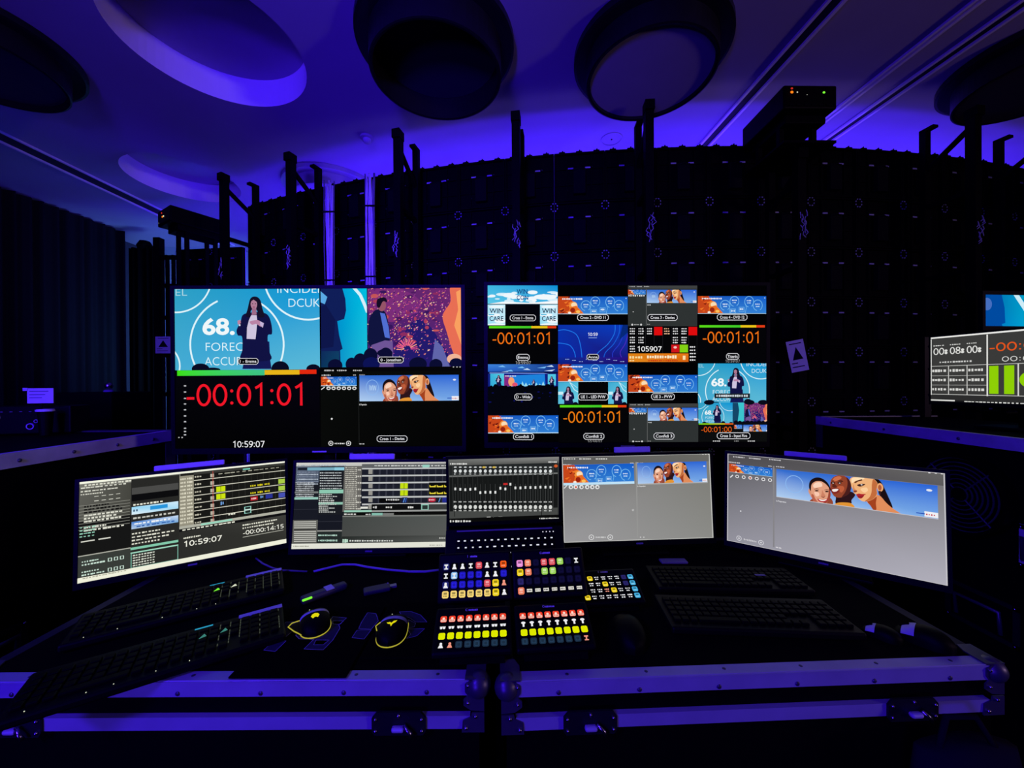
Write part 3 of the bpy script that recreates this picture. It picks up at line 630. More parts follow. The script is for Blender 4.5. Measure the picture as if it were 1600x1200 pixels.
for c in range(21):
    a = A0 + DA * (c + .5); base = WC + Vector((math.sin(a) * WR, -math.cos(a) * WR, 0))
    for r in range(8):
        mw = TR(base + Vector((0, 0, PH * r)), a)
        lab = 'black LED panel back, %s of the curved wall' % ROWN[r]; g = 'LED panels in the %s of the curved wall' % ROWN[r]
        if first: p0.matrix_world = mw; p0['label'] = lab; p0['group'] = g; first = False
        else: copy_tree(p0, mw, lab, g, ('lock_ring',) if r == 7 else ())
    tops.append((base, a))
wing_y = lambda x: 5.62 - .1 * (x + 4.85)
for c in range(2):
    for r in range(7):
        x = -4.58 + c * .505
        copy_tree(p0, TR((x, wing_y(x), .152 + PH * r), -.1), 'black back of a panel in the lower side wing left of the curved wall', 'LED panels in the left side wing')
o = MB().box((0, 0, .075), (1.06, .4, .15)).build('wall_plinth', 'case'); o.matrix_world = TR((-4.33, wing_y(-4.33) + .03, 0), -.1); tag(o, 'low black plinth under the side wing of LED panels', 'plinth')
# latches along the top edge
def latch():
    t = thing('edge_clamp', 'small black clamp on the top edge of the curved LED wall', 'clamp', Matrix.Identity(4), 'clamps along the top edge of the LED wall')
    MB().bbox((-.03, -.02, 0), (.03, .02, .012)).build('plate', 'truss', t); MB().tube([(0, -.0, .01), (.008, -.004, .03)], .007, 6).build('pin', 'truss', t); note_kids(t); return t
lt = latch(); lt.matrix_world = TR(tops[0][0] + Vector((0, 0, 3.921)), tops[0][1])
for base, a in tops:
    for dx in (-.17, .0, .17):
        if base is tops[0][0] and dx == 0: continue
        copy_tree(lt, TR(base + Vector((math.cos(a) * dx, math.sin(a) * dx, 3.921)), a, 0, rnd.uniform(-.0, .0)))
# support ladders behind the wall
def wall_y(x): return WC.y - math.sqrt(WR ** 2 - (x - WC.x) ** 2)
def ladder(xf, label, top=4.02, shelf=False):
    a = math.asin((xf - WC.x) / (WR + .5)); o = WC + Vector((math.sin(a), -math.cos(a), 0)) * (WR + .5)
    t = thing('support_ladder', label, 'support frame', TR(o, a), 'support ladders behind the LED wall')
    b = MB().bbox((-.035, -.035, 0), (.035, .035, top)); b.bbox((-.04, -.055, top - .08), (.04, .04, top)); b.build('front_post', 'truss', t)
    MB().bbox((-.03, .33, 0), (.03, .385, top + (-.001 if shelf else .04))).build('rear_post', 'truss', t)
    if not shelf: MB().bbox((-.03, .27, top + .02), (.03, .385, top + .045)).build('hook', 'truss', t)
    MB().tube([(0, .03, top - .16), (0, .34, top - .36)], .025, 6).build('brace', 'truss', t)
    for z in (.5, 1.2, 1.9, 2.6, 3.3): MB().bbox((-.02, .035, z - .02), (.02, .33, z + .02)).build('rung', 'truss', t)
    if shelf: MB().bbox((-.22, -.12, top), (.22, .40, top + .02)).build('projector_shelf', 'truss', t)
    rr = random.Random(int(xf * 100)); b = MB()
    for k in range(12):
        z = 3.06 - k * .018; x = rr.uniform(-.03, .03); b.tube([(x, -.045, z), (x + rr.uniform(-.02, .02), -.055, z - .03), (x + rr.uniform(-.02, .02), -.045, z - .05)], .0035, 5)
    b.build('cable_tie', 'led_label', t)
    return t
for x, lab in ((-3.28, 'black support ladder at the left end of the LED wall'), (-2.30, 'black support ladder just left of the two cable bundles'), (-1.07, 'black support ladder right of the two cable bundles'), (.05, 'black support ladder above the gap between the wall televisions'),
               (1.19, 'black support ladder in front of the violet drum lamp'), (4.1, 'black support ladder in front of the right drum lamp'), (5.05, 'black support ladder at the right edge of the LED wall')):
    ladder(x, lab)
ladder(2.46, 'shorter black support ladder carrying the projector with the hung sheet', 3.58, True)
# cable bundles hanging down the wall
for i, (px, lab) in enumerate(((517, 'left bundle of white cables hanging down the LED wall back'), (580, 'right bundle of white cables hanging down the LED wall back'))):
    y = 4.2; x = (px - 800) / F * y; y = wall_y(x) - .20; x = (px - 800) / F * y; t = thing('cable_bundle', lab, 'cables', (x, y, .0), 'white cable bundles on the LED wall'); r = random.Random(i + 4)
    for k in range(7):
        x0 = -.05 + k * .0165; w0 = r.uniform(-.01, .01)
        pts = [(x0 + w0 * math.sin(j * 1.1 + k) * 1.3, r.uniform(-.02, .01), 3.86 - .03 * (k % 3) - j * .344) for j in range(12)]
        MB().tube(pts, r.uniform(.006, .0115), 8).build('cable', 'cable' if k not in (0, 6) else 'tapedim', t)
    b = MB()
    for z in (3.5, 2.75, 1.9): b.bbox((-.066, -.034, z), (.066, -.024, z + .015))
    b.build('cable_tie', 'ink', t)
# projectors
def projector(name_label, mw, leds, leg_z, w_=.44, l_=.55, h_=.19):
    t = thing('projector', name_label, 'projector', mw)
    b = MB().rbox((0, 0, 0), (w_, l_, h_), .012); b.build('body', 'black', t)
    MB().rbox((.02, .02, -h_ / 2 - .035), (w_ * .78, l_ * .8, .07), .008).build('mount_tray', 'truss', t)
    b = MB()
    for k in range(6): b.bbox((-w_ * .4 + k * w_ * .14, -l_ / 2 - .004, -h_ * .38), (-w_ * .4 + k * w_ * .14 + .03, -l_ / 2, -h_ * .30))
    b.build('rear_vent', 'frame', t)
    MB().lathe([(.001, 0), (.05, 0), (.055, .03), (.04, .04)], (0.08, l_ / 2 + .0, 0), 24, False, Matrix.Rotation(-PI / 2, 3, 'X')).build('lens', 'frame', t)
    for x, z, m, rr in leds: MB().sphere((x, -l_ / 2 - .002, z), rr, 8, 6, (1, .4, .8)).build('status_light', m, t)
    for x in (-w_ * .3, w_ * .34):
        for y in (-l_ * .2, l_ * .3): MB().bbox((x - .02, y - .02, leg_z), (x + .02, y + .02, -h_ / 2 - .05)).build('leg', 'truss', t)
    return t
pc = P(1273, 146, 3.1); d_ = Vector((.19 * .0 + .02, 1, 0)).normalized()
projector('black projector with orange and green lights above the LED wall', TR((2.44, 3.42, 3.935), .02),
          [(-.155, .035, 'orange_led', .013), (-.155, .065, 'red_led', .010), (-.11, .035, 'white_led', .006), (.11, .035, 'green_led', .011), (-.03, .015, 'white_led', .003)], -.334)
pl_ = P(303, 351, 4.95)
projector('dark projector with a red light at the left of the LED wall', TR(pl_, -.55), [(-.06, .05, 'red_led', .012), (-.04, .0, 'orange_led', .014), (0, .0, 'white_led', .012), (-.16, -.05, 'white_led', .005)], -pl_.z, .4, .6, .19)
# ladder truss and drapes at the left
t = thing('ladder_truss', 'dark ladder truss standing left of the large television', 'support frame', P(250, 600, 5.0).xy.to_3d()); H_ = 3.52
MB().bbox((-.04, -.04, 0), (.04, .04, H_)).build('post', 'truss', t)
for x in (.11, .19): MB().bbox((x - .012, -.02, 0), (x + .012, .02, H_ - .22)).build('upright', 'truss', t)
for z in (H_ - .25, 2.9, 2.49, 2.0, 1.5, 1.0, .5): MB().bbox((.04, -.02, z - .025), (.23, .02, z + .025)).build('rung', 'truss', t)
def sign(label, c, w_, h_, yaw, rol=0, pit=0):
    t = thing('paper_sign', label, 'sign', TR(c, yaw, pit, rol))
    MB().bbox((-w_ / 2, 0, -h_ / 2), (w_ / 2, .002, h_ / 2)).build('sheet', 'paper', t)
    k = .3 * w_; MB().prism([(-k, -.12 * h_), (k, -.12 * h_), (0, .28 * h_)], -.0015, 0, 'xz').build('printed_triangle', 'ink', t)
    b = MB(); b.bbox((-w_ * .4, -.001, -h_ * .36), (w_ * .3, 0, -h_ * .33)); b.bbox((-w_ * .4, -.001, -h_ * .24), (-w_ * .05, 0, -h_ * .21)); b.bbox((-w_ * .35, -.001, h_ * .38), (w_ * .35, 0, h_ * .41)); b.build('printed_lines', 'ink', t); return t
sign('blue lit warning sheet with a black triangle on the ladder truss', P(255, 539, 4.93), .20, .215, 0)
def drape(name, label, x0, y0, x1, y1, z0, z1, n, amp, m='drape'):
    b = MB(); vs = []; N = n * 8; d = Vector((x1 - x0, y1 - y0, 0)); nn = Vector((-d.y, d.x, 0)).normalized()
    for j in range(N + 1):
        u = j / N; o = Vector((x0, y0, 0)) + d * u + nn * amp * (math.sin(u * n * 2 * PI) + .5 * math.sin(u * n * 3.1 * PI + 1))
        vs += [(o.x, o.y, z0), (o.x, o.y, z1)]
    b.add(vs, [(2 * j, 2 * j + 2, 2 * j + 3, 2 * j + 1) for j in range(N)], True)
    return b.build(name, m)
tag(drape('curtain', '', -7.02, .5, -6.62, 6.6, .01, CZ - .03, 40, .04), 'long black pleated curtain along the left wall', 'curtain')
t = thing('drape_stand', 'narrow black drape on a stand beside the left curtain', 'curtain', P(222, 600, 6.4).xy.to_3d())
drape('drape_cloth', '', -.22, 0, .25, .02, .02, 3.9, 4, .04, 'matte').parent = t
MB().tube([(0, .06, 0), (0, .06, 4.02)], .02).build('pole', 'truss', t); MB().rbox((0, .06, .012), (.4, .4, .02), .004).build('base_plate', 'truss', t)
b = MB(); b.lathe([(.001, 0), (.09, 0), (.11, .06), (.07, .14), (.001, .16)], (0.02, .05, 3.88), 12); b.build('knotted_top', 'matte', t)

# ================================================================== televisions and monitors
def screen_thing(name, label, cat, X, Y, Z, yaw, pit, rol, W, H, bez, deep, kind='tv'):
    mw = TR(EYE + Vector((X, Y, Z)), yaw, pit, rol); t = thing(name, label, cat, mw)
    c = Canvas(W, H, mw)
    bl, br, bt, bb = bez
    b = MB()                                             # frame around the screen
    f = .004
    b.bbox((-W / 2 - bl, -f, -H / 2 - bb), (-W / 2, deep * .4, H / 2 + bt)); b.bbox((W / 2, -f, -H / 2 - bb), (W / 2 + br, deep * .4, H / 2 + bt))
    b.bbox((-W / 2, -f, H / 2), (W / 2, deep * .4, H / 2 + bt)); b.bbox((-W / 2, -f, -H / 2 - bb), (W / 2, deep * .4, -H / 2)); b.build('bezel', 'frame', t)
    b = MB().bbox((-W / 2, .004, -H / 2), (W / 2, deep * .4, H / 2)); b.rbox((0, deep * .7, -H * .05), (W * .7, deep * .6, H * .7), .01); b.build('back_shell', 'black', t)
    return t, c, mw
def floor_stand(t, mw, H):
    zf = -mw.translation.z
    b = MB().tube([(0, .08, -.05), (0, .08, zf + .03)], .03); b.bbox((-.2, .06, -.12), (.2, .09, .12)); b.build('stand_pole', 'truss', t)
    b = MB().rbox((0, .10, zf + .015), (.7, .5, .03), .006); b.build('stand_base', 'truss', t)

# ---- left television
t, c, mw = screen_thing('television', 'left wall television with red countdown and presenter on screen', 'television', -.8193, 1.6382, .0677, .014, -.0012, .0014, 1.21, .6744, (.016, .016, .014, .024), .07)
floor_stand(t, mw, .67); MB().bbox((-.03, -.006, -.358), (.03, -.004, -.352)).build('maker_mark', 'tape', t)
c.crop(260, 440, 3.3333); c.rect(20, 20, 1580, 890, (3, 3, 5)); c.rect(42, 455, 800, 870, ((5, 5, 12), (6, 4, 16), (2, 2, 4), (2, 2, 3)))
pic_stage(c, (42, 30, 800, 457))
c.tagbox(374, 400, 478, 431, '1 - Emma')
c.clip(803, 30, 1047, 452); c.rect(803, 30, 1047, 452, ((0, 120, 205), (0, 190, 225), (30, 190, 215), (0, 110, 190)))
c.poly([(803, 30), (915, 30), (932, 90), (936, 150), (926, 195), (890, 206), (900, 280), (918, 350), (905, 358), (908, 452), (803, 452)], (16, 30, 88)); c.poly([(803, 50), (838, 80), (825, 118), (803, 108)], (90, 170, 230)); c.poly([(803, 130), (830, 120), (880, 200), (870, 340), (803, 350)], (14, 22, 74)); c.rect(803, 362, 900, 452, ((14, 40, 90), (16, 60, 100), (10, 70, 100), (10, 50, 90)))
c.line([(975, 30), (1010, 70), (1032, 120), (1047, 160)], 16, (215, 240, 250)); c.rc = c.full
pic_magenta(c, (1047, 30, 1537, 450))
r = random.Random(2)
for x, y, rx, ry in ((882, 438, 38, 34), (968, 432, 32, 36), (1012, 410, 34, 36), (1066, 385, 36, 38), (1070, 430, 44, 36), (990, 445, 40, 26), (1312, 430, 46, 36), (1405, 435, 34, 32), (1510, 425, 34, 26), (1140, 372, 40, 20), (1145, 380, 34, 36)): c.ell(x, y, rx, ry, (10, 12, 50) if x != 1070 else (12, 18, 84))
c.rect(800, 447, 1540, 470, (5, 5, 8)); c.tagbox(1106, 393, 1236, 424, '0 - Jonathan')
c.rect(62, 463, 516, 488, ((60, 226, 10), (60, 196, 140), (60, 190, 130), (60, 220, 20))); c.rect(516, 461, 697, 484, (232, 180, 24)); c.rect(697, 459, 785, 481, (228, 40, 14))
c.digits('-00:01:01', 104, 650, 116, (240, 22, 40), 638, .115)
for y in (543, 575, 608, 637, 667, 699, 729, 763, 780, 797): c.rect(97, y - 3, 109, y + 3, (190, 190, 195))
c.rect(84, 808, 92, 814, (180, 180, 180)); c.rect(68, 808, 75, 814, (180, 180, 180)); c.digits('10:59:07', 350, 863, 33, (240, 240, 244), 166, .13)
c.rect(806, 470, 1540, 852, ((9, 11, 10), (7, 8, 8), (3, 3, 4), (8, 9, 8)))
for k, x in enumerate((826, 892, 975)): c.dashes(x, 463, x + 50, 8, (190, 190, 190), 5, k)
c.dashes(812, 488, 862, 8, (200, 200, 200), 5, 12); c.dashes(975, 487, 992, 6, (180, 180, 180), 2, 3); c.dashes(1008, 486, 1040, 6, (170, 170, 170), 4, 3)
c.rect(1003, 490, 1007, 846, (52, 54, 54)); pic_health(c, (808, 496, 994, 543), 3)
c.line([(810, 562), (828, 549)], 5, (225, 225, 225))
for x in (848, 874, 901, 928, 955, 982): c.ell(x, 555, 11, 9, (225, 225, 225)); c.ell(x, 556, 6, 4, (30, 30, 34))
pic_faces(c, (1008, 489, 1524, 619)); c.text('In Preparation', 1008, 644, 9, (225, 225, 225), w=38, off=.01)
c.ell(865, 714, 5, 5, (225, 225, 225))
for x in (860, 952): c.arc(x, 841, 11, 4, (215, 215, 215)); c.ell(x, 841, 4, 4, (230, 230, 230))
c.dashes(880, 842, 935, 9, (220, 220, 220), 6, 4); c.dashes(1008, 844, 1040, 6, (200, 200, 200), 2, 4); c.tagbox(1100, 802, 1256, 833, 'Cross 1 - Davies')
for x in (1496, 1514, 1530): c.rect(x - 3, 443, x + 4, 447, (210, 210, 210))
c.build('screen', t)

# ---- right television (16 tiles)
t, c, mw = screen_thing('television', 'right wall television showing a grid of sixteen small pictures', 'television', .501, 1.6712, .0791, .0117, .0051, -.0043, 1.21, .6774, (.016, .016, .014, .024), .07)
floor_stand(t, mw, .67); MB().bbox((-.03, -.006, -.360), (.03, -.004, -.354)).build('maker_mark', 'tapedim', t)
c.crop(740, 430, 3.3333); c.rect(40, 30, 1560, 890, (2, 2, 4))
pic_clouds(c, (73, 53, 438, 150)); c.rect(73, 149, 438, 153, (30, 60, 80)); pic_win(c, (73, 153, 165, 261)); pic_win(c, (346, 153, 438, 261)); c.rect(167, 153, 345, 258, (3, 4, 12)); c.tagbox(190, 207, 323, 238, 'Cross 1 - Emma')
pic_health(c, (440, 111, 802, 203), 1); c.tagbox(541, 205, 702, 236, 'Cross 2 - DVD 11')
pic_editor(c, (804, 53, 1164, 266)); c.tagbox(907, 205, 1060, 236, 'Cross 3 - Davies')
pic_health(c, (1167, 109, 1523, 201), 2); c.tagbox(1268, 204, 1423, 234, 'Cross 4 - DVD 12')
pic_timer(c, (73, 261, 438, 464)); c.tagbox(224, 412, 290, 444, 'Emma'); c.digits('10:59:07', 218, 465, 17, (170, 170, 170), 80, .12)
pic_desktop(c, (440, 259, 802, 464)); c.tagbox(590, 412, 651, 440, 'Anna')
pic_keys(c, (805, 270, 1163, 456))
pic_timer(c, (1167, 257, 1523, 458)); c.tagbox(1315, 408, 1380, 438, 'Titanic'); c.digits('10:59:07', 1309, 455, 15, (150, 150, 150), 76, .12)
pic_hall(c, (75, 464, 440, 730)); c.tagbox(214, 618, 304, 650, 'D - Wide')
pic_health(c, (440, 464, 800, 555), 4)
c.rect(440, 556, 800, 671, (3, 3, 6))
for x0, x1 in ((440, 544), (700, 797)):
    c.fit((0, 0, 104, 114), (x0, 557, x1, 670)); c.rect(0, 0, 104, 114, ((60, 170, 210), (80, 190, 220), (110, 205, 228), (90, 190, 220))); c.line([(60, 0), (84, 40), (104, 52)], 4, (210, 240, 248)); c.line([(100, 30), (60, 0)], 3, (180, 226, 240)); c.rect(0, 50, 26, 66, (200, 236, 246)); woman(c, 52, 36, .34); c.ell(90, 116, 14, 12, (8, 10, 30)); c.unfit()
c.tagbox(544, 617, 700, 650, 'UE 1 - LED PVW')
pic_health(c, (805, 520, 1164, 611), 6); c.tagbox(925, 617, 1044, 648, 'UE 3 - PVW')
pic_stage(c, (1167, 460, 1523, 664)); c.rect(1252, 616, 1436, 640, (26, 34, 40)); c.dashes(1262, 628, 1428, 12, (206, 214, 220), 14, 3)
pic_stage(c, (1167, 664, 1346, 770), False); c.fit((0, 0, 60, 106), (1346, 664, 1410, 770)); c.rect(0, 0, 60, 106, (60, 196, 206)); c.poly([(0, 0), (26, 0), (32, 40), (24, 106), (0, 106)], (20, 70, 104)); c.unfit()
pic_magenta(c, (1406, 664, 1523, 770))
for k in range(9): c.ell(1360 + k * 20, 766 + (k % 3) * 2, 12, 11, (8, 8, 24))
for x in (1220, 1430, 1500): c.ell(x, 662, 26, 13, (8, 10, 26))
c.rect(1167, 770, 1523, 868, (12, 13, 14)); c.rect(1167, 770, 1302, 777, ((100, 210, 20), (200, 180, 30), (200, 180, 30), (100, 210, 20))); c.rect(1302, 770, 1346, 777, (226, 90, 20)); c.digits('-00:01:00', 1178, 816, 28, (232, 96, 20), 160, .12)
pic_health(c, (1350, 778, 1392, 798), 4); pic_faces(c, (1398, 778, 1523, 812), False); c.tagbox(1262, 819, 1432, 850, 'Cross 5 - Input Five'); c.dashes(1240, 862, 1280, 6, (220, 220, 220), 4, 1); c.dashes(1350, 862, 1376, 5, (150, 150, 150), 3, 1); c.dashes(1420, 862, 1460, 6, (220, 220, 220), 4, 1)
pic_health(c, (76, 730, 440, 821), 7); c.tagbox(207, 823, 312, 855, 'Confidi 1')
pic_timer(c, (440, 672, 800, 870), (238, 124, 16)); c.tagbox(571, 822, 676, 853, 'Confidi 2'); c.digits('10:59:07', 590, 872, 15, (150, 150, 150), 76, .12)
pic_editor(c, (805, 668, 1164, 872)); c.tagbox(934, 820, 1038, 852, 'Confidi 3')
c.build('screen', t)

# ---- desk monitors
DZ = 1.0                      # height of the worktops
def monitor(label, X, Y, Z, yaw, pit, rol, W, H, strip, stand=True, lamp=False):
    t, c, mw = screen_thing('monitor', label, 'monitor', X, Y, Z, yaw, pit, rol, W, H, (.009, .009, .009, .018), .05)
    u0, u1, hh = strip
    if u1 > u0: MB().rbox(((u0 + u1) / 2, .012, H / 2 + .0092 + hh / 2), (u1 - u0, .010, hh), .003).build('top_strip', 'tape', t, label='pale strip on the upper edge')
    MB().bbox((-.012, -.006, -H / 2 - .012), (.012, -.004, -H / 2 - .007)).build('maker_mark', 'tapedim', t)
    iv = mw.inverted(); foot = Vector((mw.translation.x, mw.translation.y, 0)) + Matrix.Rotation(yaw, 3, 'Z') @ Vector((0, .10, DZ + .0015))
    p1 = iv @ (foot + Vector((0, 0, .012))); p2 = Vector((0, .055, -.05))
    b = MB().tube([p1, (p1 + p2) / 2 + Vector((0, .01, 0)), p2], .022, 8); b.build('stand_neck', 'black', t)
    b = MB(); Rl = (mw.to_3x3().inverted() @ Matrix.Rotation(yaw, 3, 'Z')); b.rbox(iv @ (foot + Vector((0, 0, .006))), (.24, .18, .012), .004, Rl); b.build('stand_base', 'black', t)
    return t, c, mw
K = .531 / .597
AX = [v * K for v in (-1.1954, 1.4376, -.4886)]; EX = [v * K for v in (1.1035, 1.3691, -.4622)]
GT = (40, 40, 36)
# left angled monitor
t, c, mw = monitor('left angled monitor showing a show timeline, clock 10:59:07', *AX, .5267, -.1006, .0114, .531, .2946, (-.10, .085, .017))
c.crop(100, 700, 4.4444); c.unit(); c.rect(0, 0, 1, 1, (30, 30, 28)); c.crop(100, 700, 4.4444)
def U(c): return c.unit()
U(c)                                         # rectified: fractions of the screen
W1 = (232, 232, 214)
c.rect(0, 0, 1, .022, (244, 246, 228)); c.rect(0, .022, .44, .06, (120, 120, 112)); c.dashes(.02, .04, .42, .02, (226, 226, 210), 26, 2)
c.rect(0, .06, .215, .40, ((96, 96, 90), (70, 70, 64), (66, 66, 60), (84, 84, 78))); c.rect(0, .40, .215, .74, (22, 22, 22)); c.rect(0, .74, .215, .95, (56, 60, 56))
for y, a in ((.065, .2), (.10, .16), (.13, .1)): c.dashes(.005, y, a, .014, (220, 220, 206), 10, int(y * 100))
for k in range(4): c.rect(.06 + k * .03, .16, .078 + k * .03, .165, (225, 225, 212)); c.rect(.06 + k * .03, .205, .078 + k * .03, .211, (225, 225, 212))
r = random.Random(21)
for k in range(9): c.rect(.0, .24 + k * .03, .21, .244 + k * .03, (150, 150, 140)); c.dashes(.02, .255 + k * .03, r.uniform(.11, .2), .02, r.choice([(225, 225, 210), (20, 20, 20)]), 9, k)
for k in range(4): c.dashes(.004, .46 + k * .03, .07, .013, (150, 210, 186), 4, k)
c.dashes(.01, .60, .15, .013, (220, 220, 208), 2, 3); c.rect(0, .735, .215, .745, (176, 176, 164))
for y in (.80, .90): c.dashes(.015, y, .085, .016, (200, 225, 210), 7, int(y * 10)); c.dashes(.015, y + .03, .11, .018, (205, 230, 215), 8, int(y * 11)); [c.outline(.12 + k * .025, y + .005, .137 + k * .025, y + .04, .004, (205, 230, 215)) for k in range(3)]
c.rect(.215, .03, .435, .95, (40, 40, 38)); c.rect(.218, .12, .43, .19, (74, 74, 72)); c.rect(.218, .19, .43, .26, (12, 12, 14)); c.dashes(.225, .30, .36, .02, W1, 9, 4); c.rect(.218, .32, .43, .40, ((150, 215, 245), (210, 236, 250), (170, 220, 244), (225, 240, 248))); c.rect(.30, .335, .38, .375, (40, 150, 220)); c.dashes(.225, .36, .25, .03, (60, 90, 120), 2, 1)
c.dashes(.225, .44, .42, .02, (200, 200, 190), 10, 3); c.rect(.218, .475, .43, .55, ((70, 130, 210), (200, 220, 240), (120, 170, 220), (180, 205, 230))); c.dashes(.23, .50, .40, .02, (240, 244, 248), 9, 8); c.dashes(.24, .53, .42, .016, (40, 90, 170), 8, 9)
for k in range(4): c.dashes(.22, .60 + k * .035, r.uniform(.3, .42), .016, W1, 9, k + 20)
c.rect(.215, .74, .43, .765, (130, 200, 170)); c.rect(.215, .79, .43, .80, (170, 226, 200)); c.outline(.216, .80, .43, .95, .004, (120, 180, 160))
for k in range(6): c.dashes(.225, .825 + k * .026, .325, .015, (215, 220, 205), 8, k + 50)
c.rect(.435, .05, .505, .60, (150, 146, 128))
for k in range(13):
    for j in range(2): c.dashes(.44 + j * .033, .085 + k * .04, .468 + j * .033, .022, (226, 222, 200), 3, k * 2 + j)
c.rect(.505, .03, 1, .66, (24, 24, 22)); c.rect(.505, .02, 1, .05, (56, 56, 52))
for k in range(12): c.rect(.60 + k * .034, .05, .602 + k * .034, .60, (50, 50, 46))
for k in range(7): c.rect(.505, .11 + k * .085, 1, .118 + k * .085, (216, 214, 196)); c.dashes(.51, .075 + k * .085, .545, .02, (200, 196, 176), 3, k); c.rect(.588, .06 + k * .085, .607, .10 + k * .085, (180, 176, 160))
c.rect(.60, .03, .603, .60, (190, 70, 60)); c.dashes(.63, .07, .98, .012, (170, 168, 150), 11, 3); c.rect(.76, .04, .80, .055, (120, 210, 190))
for y in (.215, .30): c.rect(.618, y, .665, y + .06, (205, 226, 20)); c.rect(.64, y, .643, y + .06, (120, 140, 10))
for y in (.235, .32):
    for k in range(3): c.dashes(.80 + k * .04, y + .02, .832 + k * .04, .024, (222, 206, 30), 3, k)
c.rect(.80, .385, .84, .43, (176, 20, 34)); c.dashes(.805, .407, .835, .02, (240, 200, 200), 3, 1); c.rect(.885, .38, .925, .43, (40, 50, 150)); c.dashes(.855, .40, .875, .03, (110, 160, 220), 2, 2); c.rect(.96, .215, .998, .27, (170, 205, 70)); c.rect(.96, .30, .998, .355, (170, 205, 70)); c.rect(.96, .385, .998, .44, (70, 80, 180)); c.dashes(.64, .41, .66, .04, (110, 160, 220), 2, 2)
c.outline(.765, .49, .803, .57, .005, (150, 215, 200), (30, 40, 38)); c.rect(.765, .52, .803, .535, (200, 230, 220)); c.dashes(.68, .55, .72, .02, W1, 3, 3); c.rect(.435, .60, 1, .63, (176, 176, 162)); c.rect(.54, .605, .70, .625, (150, 215, 190)); c.rect(.435, .63, 1, .66, (16, 16, 18)); c.dashes(.45, .645, .72, .016, W1, 12, 4)
c.rect(.435, .66, 1, .95, ((44, 44, 42), (62, 62, 58), (50, 50, 46), (44, 44, 42)))
c.dashes(.455, .735, .54, .02, W1, 10, 4); c.digits('10:59:07', .455, .83, .06, (240, 240, 226), .19, .16); c.dashes(.755, .70, .95, .018, W1, 16, 4); c.dashes(.755, .735, .93, .018, W1, 14, 5); c.digits('-00:00:14:15', .755, .815, .05, (240, 240, 226), .232, .15); c.rect(.755, .835, .985, .84, (200, 200, 186))
c.rect(0, .95, 1, 1, (240, 240, 220)); c.dashes(.02, .962, .2, .012, (170, 170, 150), 14, 2)
c.build('screen', t)
# second monitor
t, c, mw = monitor('second monitor from left showing a dark timeline with yellow blocks', -.4986, 1.353, -.4254, .032, -.1168, -.0054, .531, .2927, (-.085, .075, .02))
c.crop(440, 720, 5.9259); N = (28, 30, 42); c.rect(60, 0, 1580, 830, (26, 28, 36))
c.rect(80, 10, 1560, 42, ((220, 220, 214), (190, 190, 186), (176, 176, 172), (200, 200, 196))); c.dashes(150, 44, 600, 12, (150, 160, 176), 30, 3)
c.rect(100, 55, 350, 200, ((90, 100, 120), (76, 86, 106), (70, 80, 96), (84, 94, 112))); c.rect(150, 65, 236, 86, (22, 26, 40)); c.rect(240, 62, 490, 88, (120, 170, 190)); c.rect(490, 60, 592, 88, (140, 200, 220)); c.rect(352, 92, 592, 640, (26, 28, 34))
for k in range(6): c.dashes(146, 105 + k * 22, 340, 13, (176, 186, 200) if k % 2 else (120, 130, 150), 14, k)
for k in range(8): c.dashes(130, 204 + k * 18, 300, 10, (205, 210, 214), 12, k + 4); c.dashes(355, 112 + k * 24, 560, 11, (190, 196, 198), 12, k + 30)
c.rect(120, 285, 340, 300, (120, 124, 124)); c.rect(120, 338, 338, 357, (150, 200, 186)); c.rect(350, 268, 592, 300, (140, 200, 176)); c.rect(340, 384, 592, 404, (140, 190, 170))
for k in range(10): c.dashes(345, 312 + k * 18, r.uniform(430, 520), 11, (196, 200, 196), 8, k + 60)
c.rect(112, 360, 334, 545, (24, 26, 36)); c.rect(335, 500, 580, 640, (22, 24, 34)); c.rect(112, 448, 334, 450, (50, 52, 62)); c.rect(335, 560, 580, 562, (46, 48, 58))
c.rect(105, 550, 326, 760, (96, 96, 92))
for k in range(11): c.rect(115, 562 + k * 18, 320, 568 + k * 18, (196, 196, 188) if k != 4 else (40, 40, 40))
c.rect(330, 644, 566, 760, (36, 42, 42)); c.rect(330, 644, 566, 652, (150, 150, 146)); c.dashes(340, 690, 520, 16, (180, 215, 200), 12, 3); c.dashes(340, 738, 520, 18, (180, 215, 200), 12, 5)
c.rect(582, 50, 745, 470, (104, 102, 98))
for k in range(22):
    for j in range(4): c.dashes(592 + j * 28, 64 + k * 18, 616 + j * 28, 10, (206, 204, 192), 2, k * 5 + j)
c.rect(745, 50, 1560, 465, N); c.rect(745, 30, 1560, 58, (96, 98, 100)); c.dashes(860, 45, 1540, 12, (206, 208, 206), 22, 5); c.rect(1305, 36, 1370, 68, (150, 205, 190))
for k in range(12): c.rect(838 + k * 65, 60, 841 + k * 65, 460, (52, 54, 66))
for k in range(7): c.rect(745, 66 + k * 66, 1560, 73 + k * 66, (190, 192, 192)); c.dashes(690, 84 + k * 60, 742, 16, (206, 204, 194), 3, k + 6)
for k in range(6): c.rect(806, 80 + k * 65, 842, 122 + k * 65, (150, 148, 142))
for y in (206, 271): c.rect(1100, y, 1168, y + 50, (196, 222, 20)); c.rect(1132, y, 1137, y + 50, (120, 140, 10))
c.rect(1365, 200, 1560, 318, (10, 10, 10))
for y in (234, 297):
    for k in range(3): c.poly([(1370 + k * 68, y - 12), (1385 + k * 68, y), (1410 + k * 68, y - 2), (1428 + k * 68, y - 10), (1428 + k * 68, y + 10), (1370 + k * 68, y + 10)], (226, 206, 60))
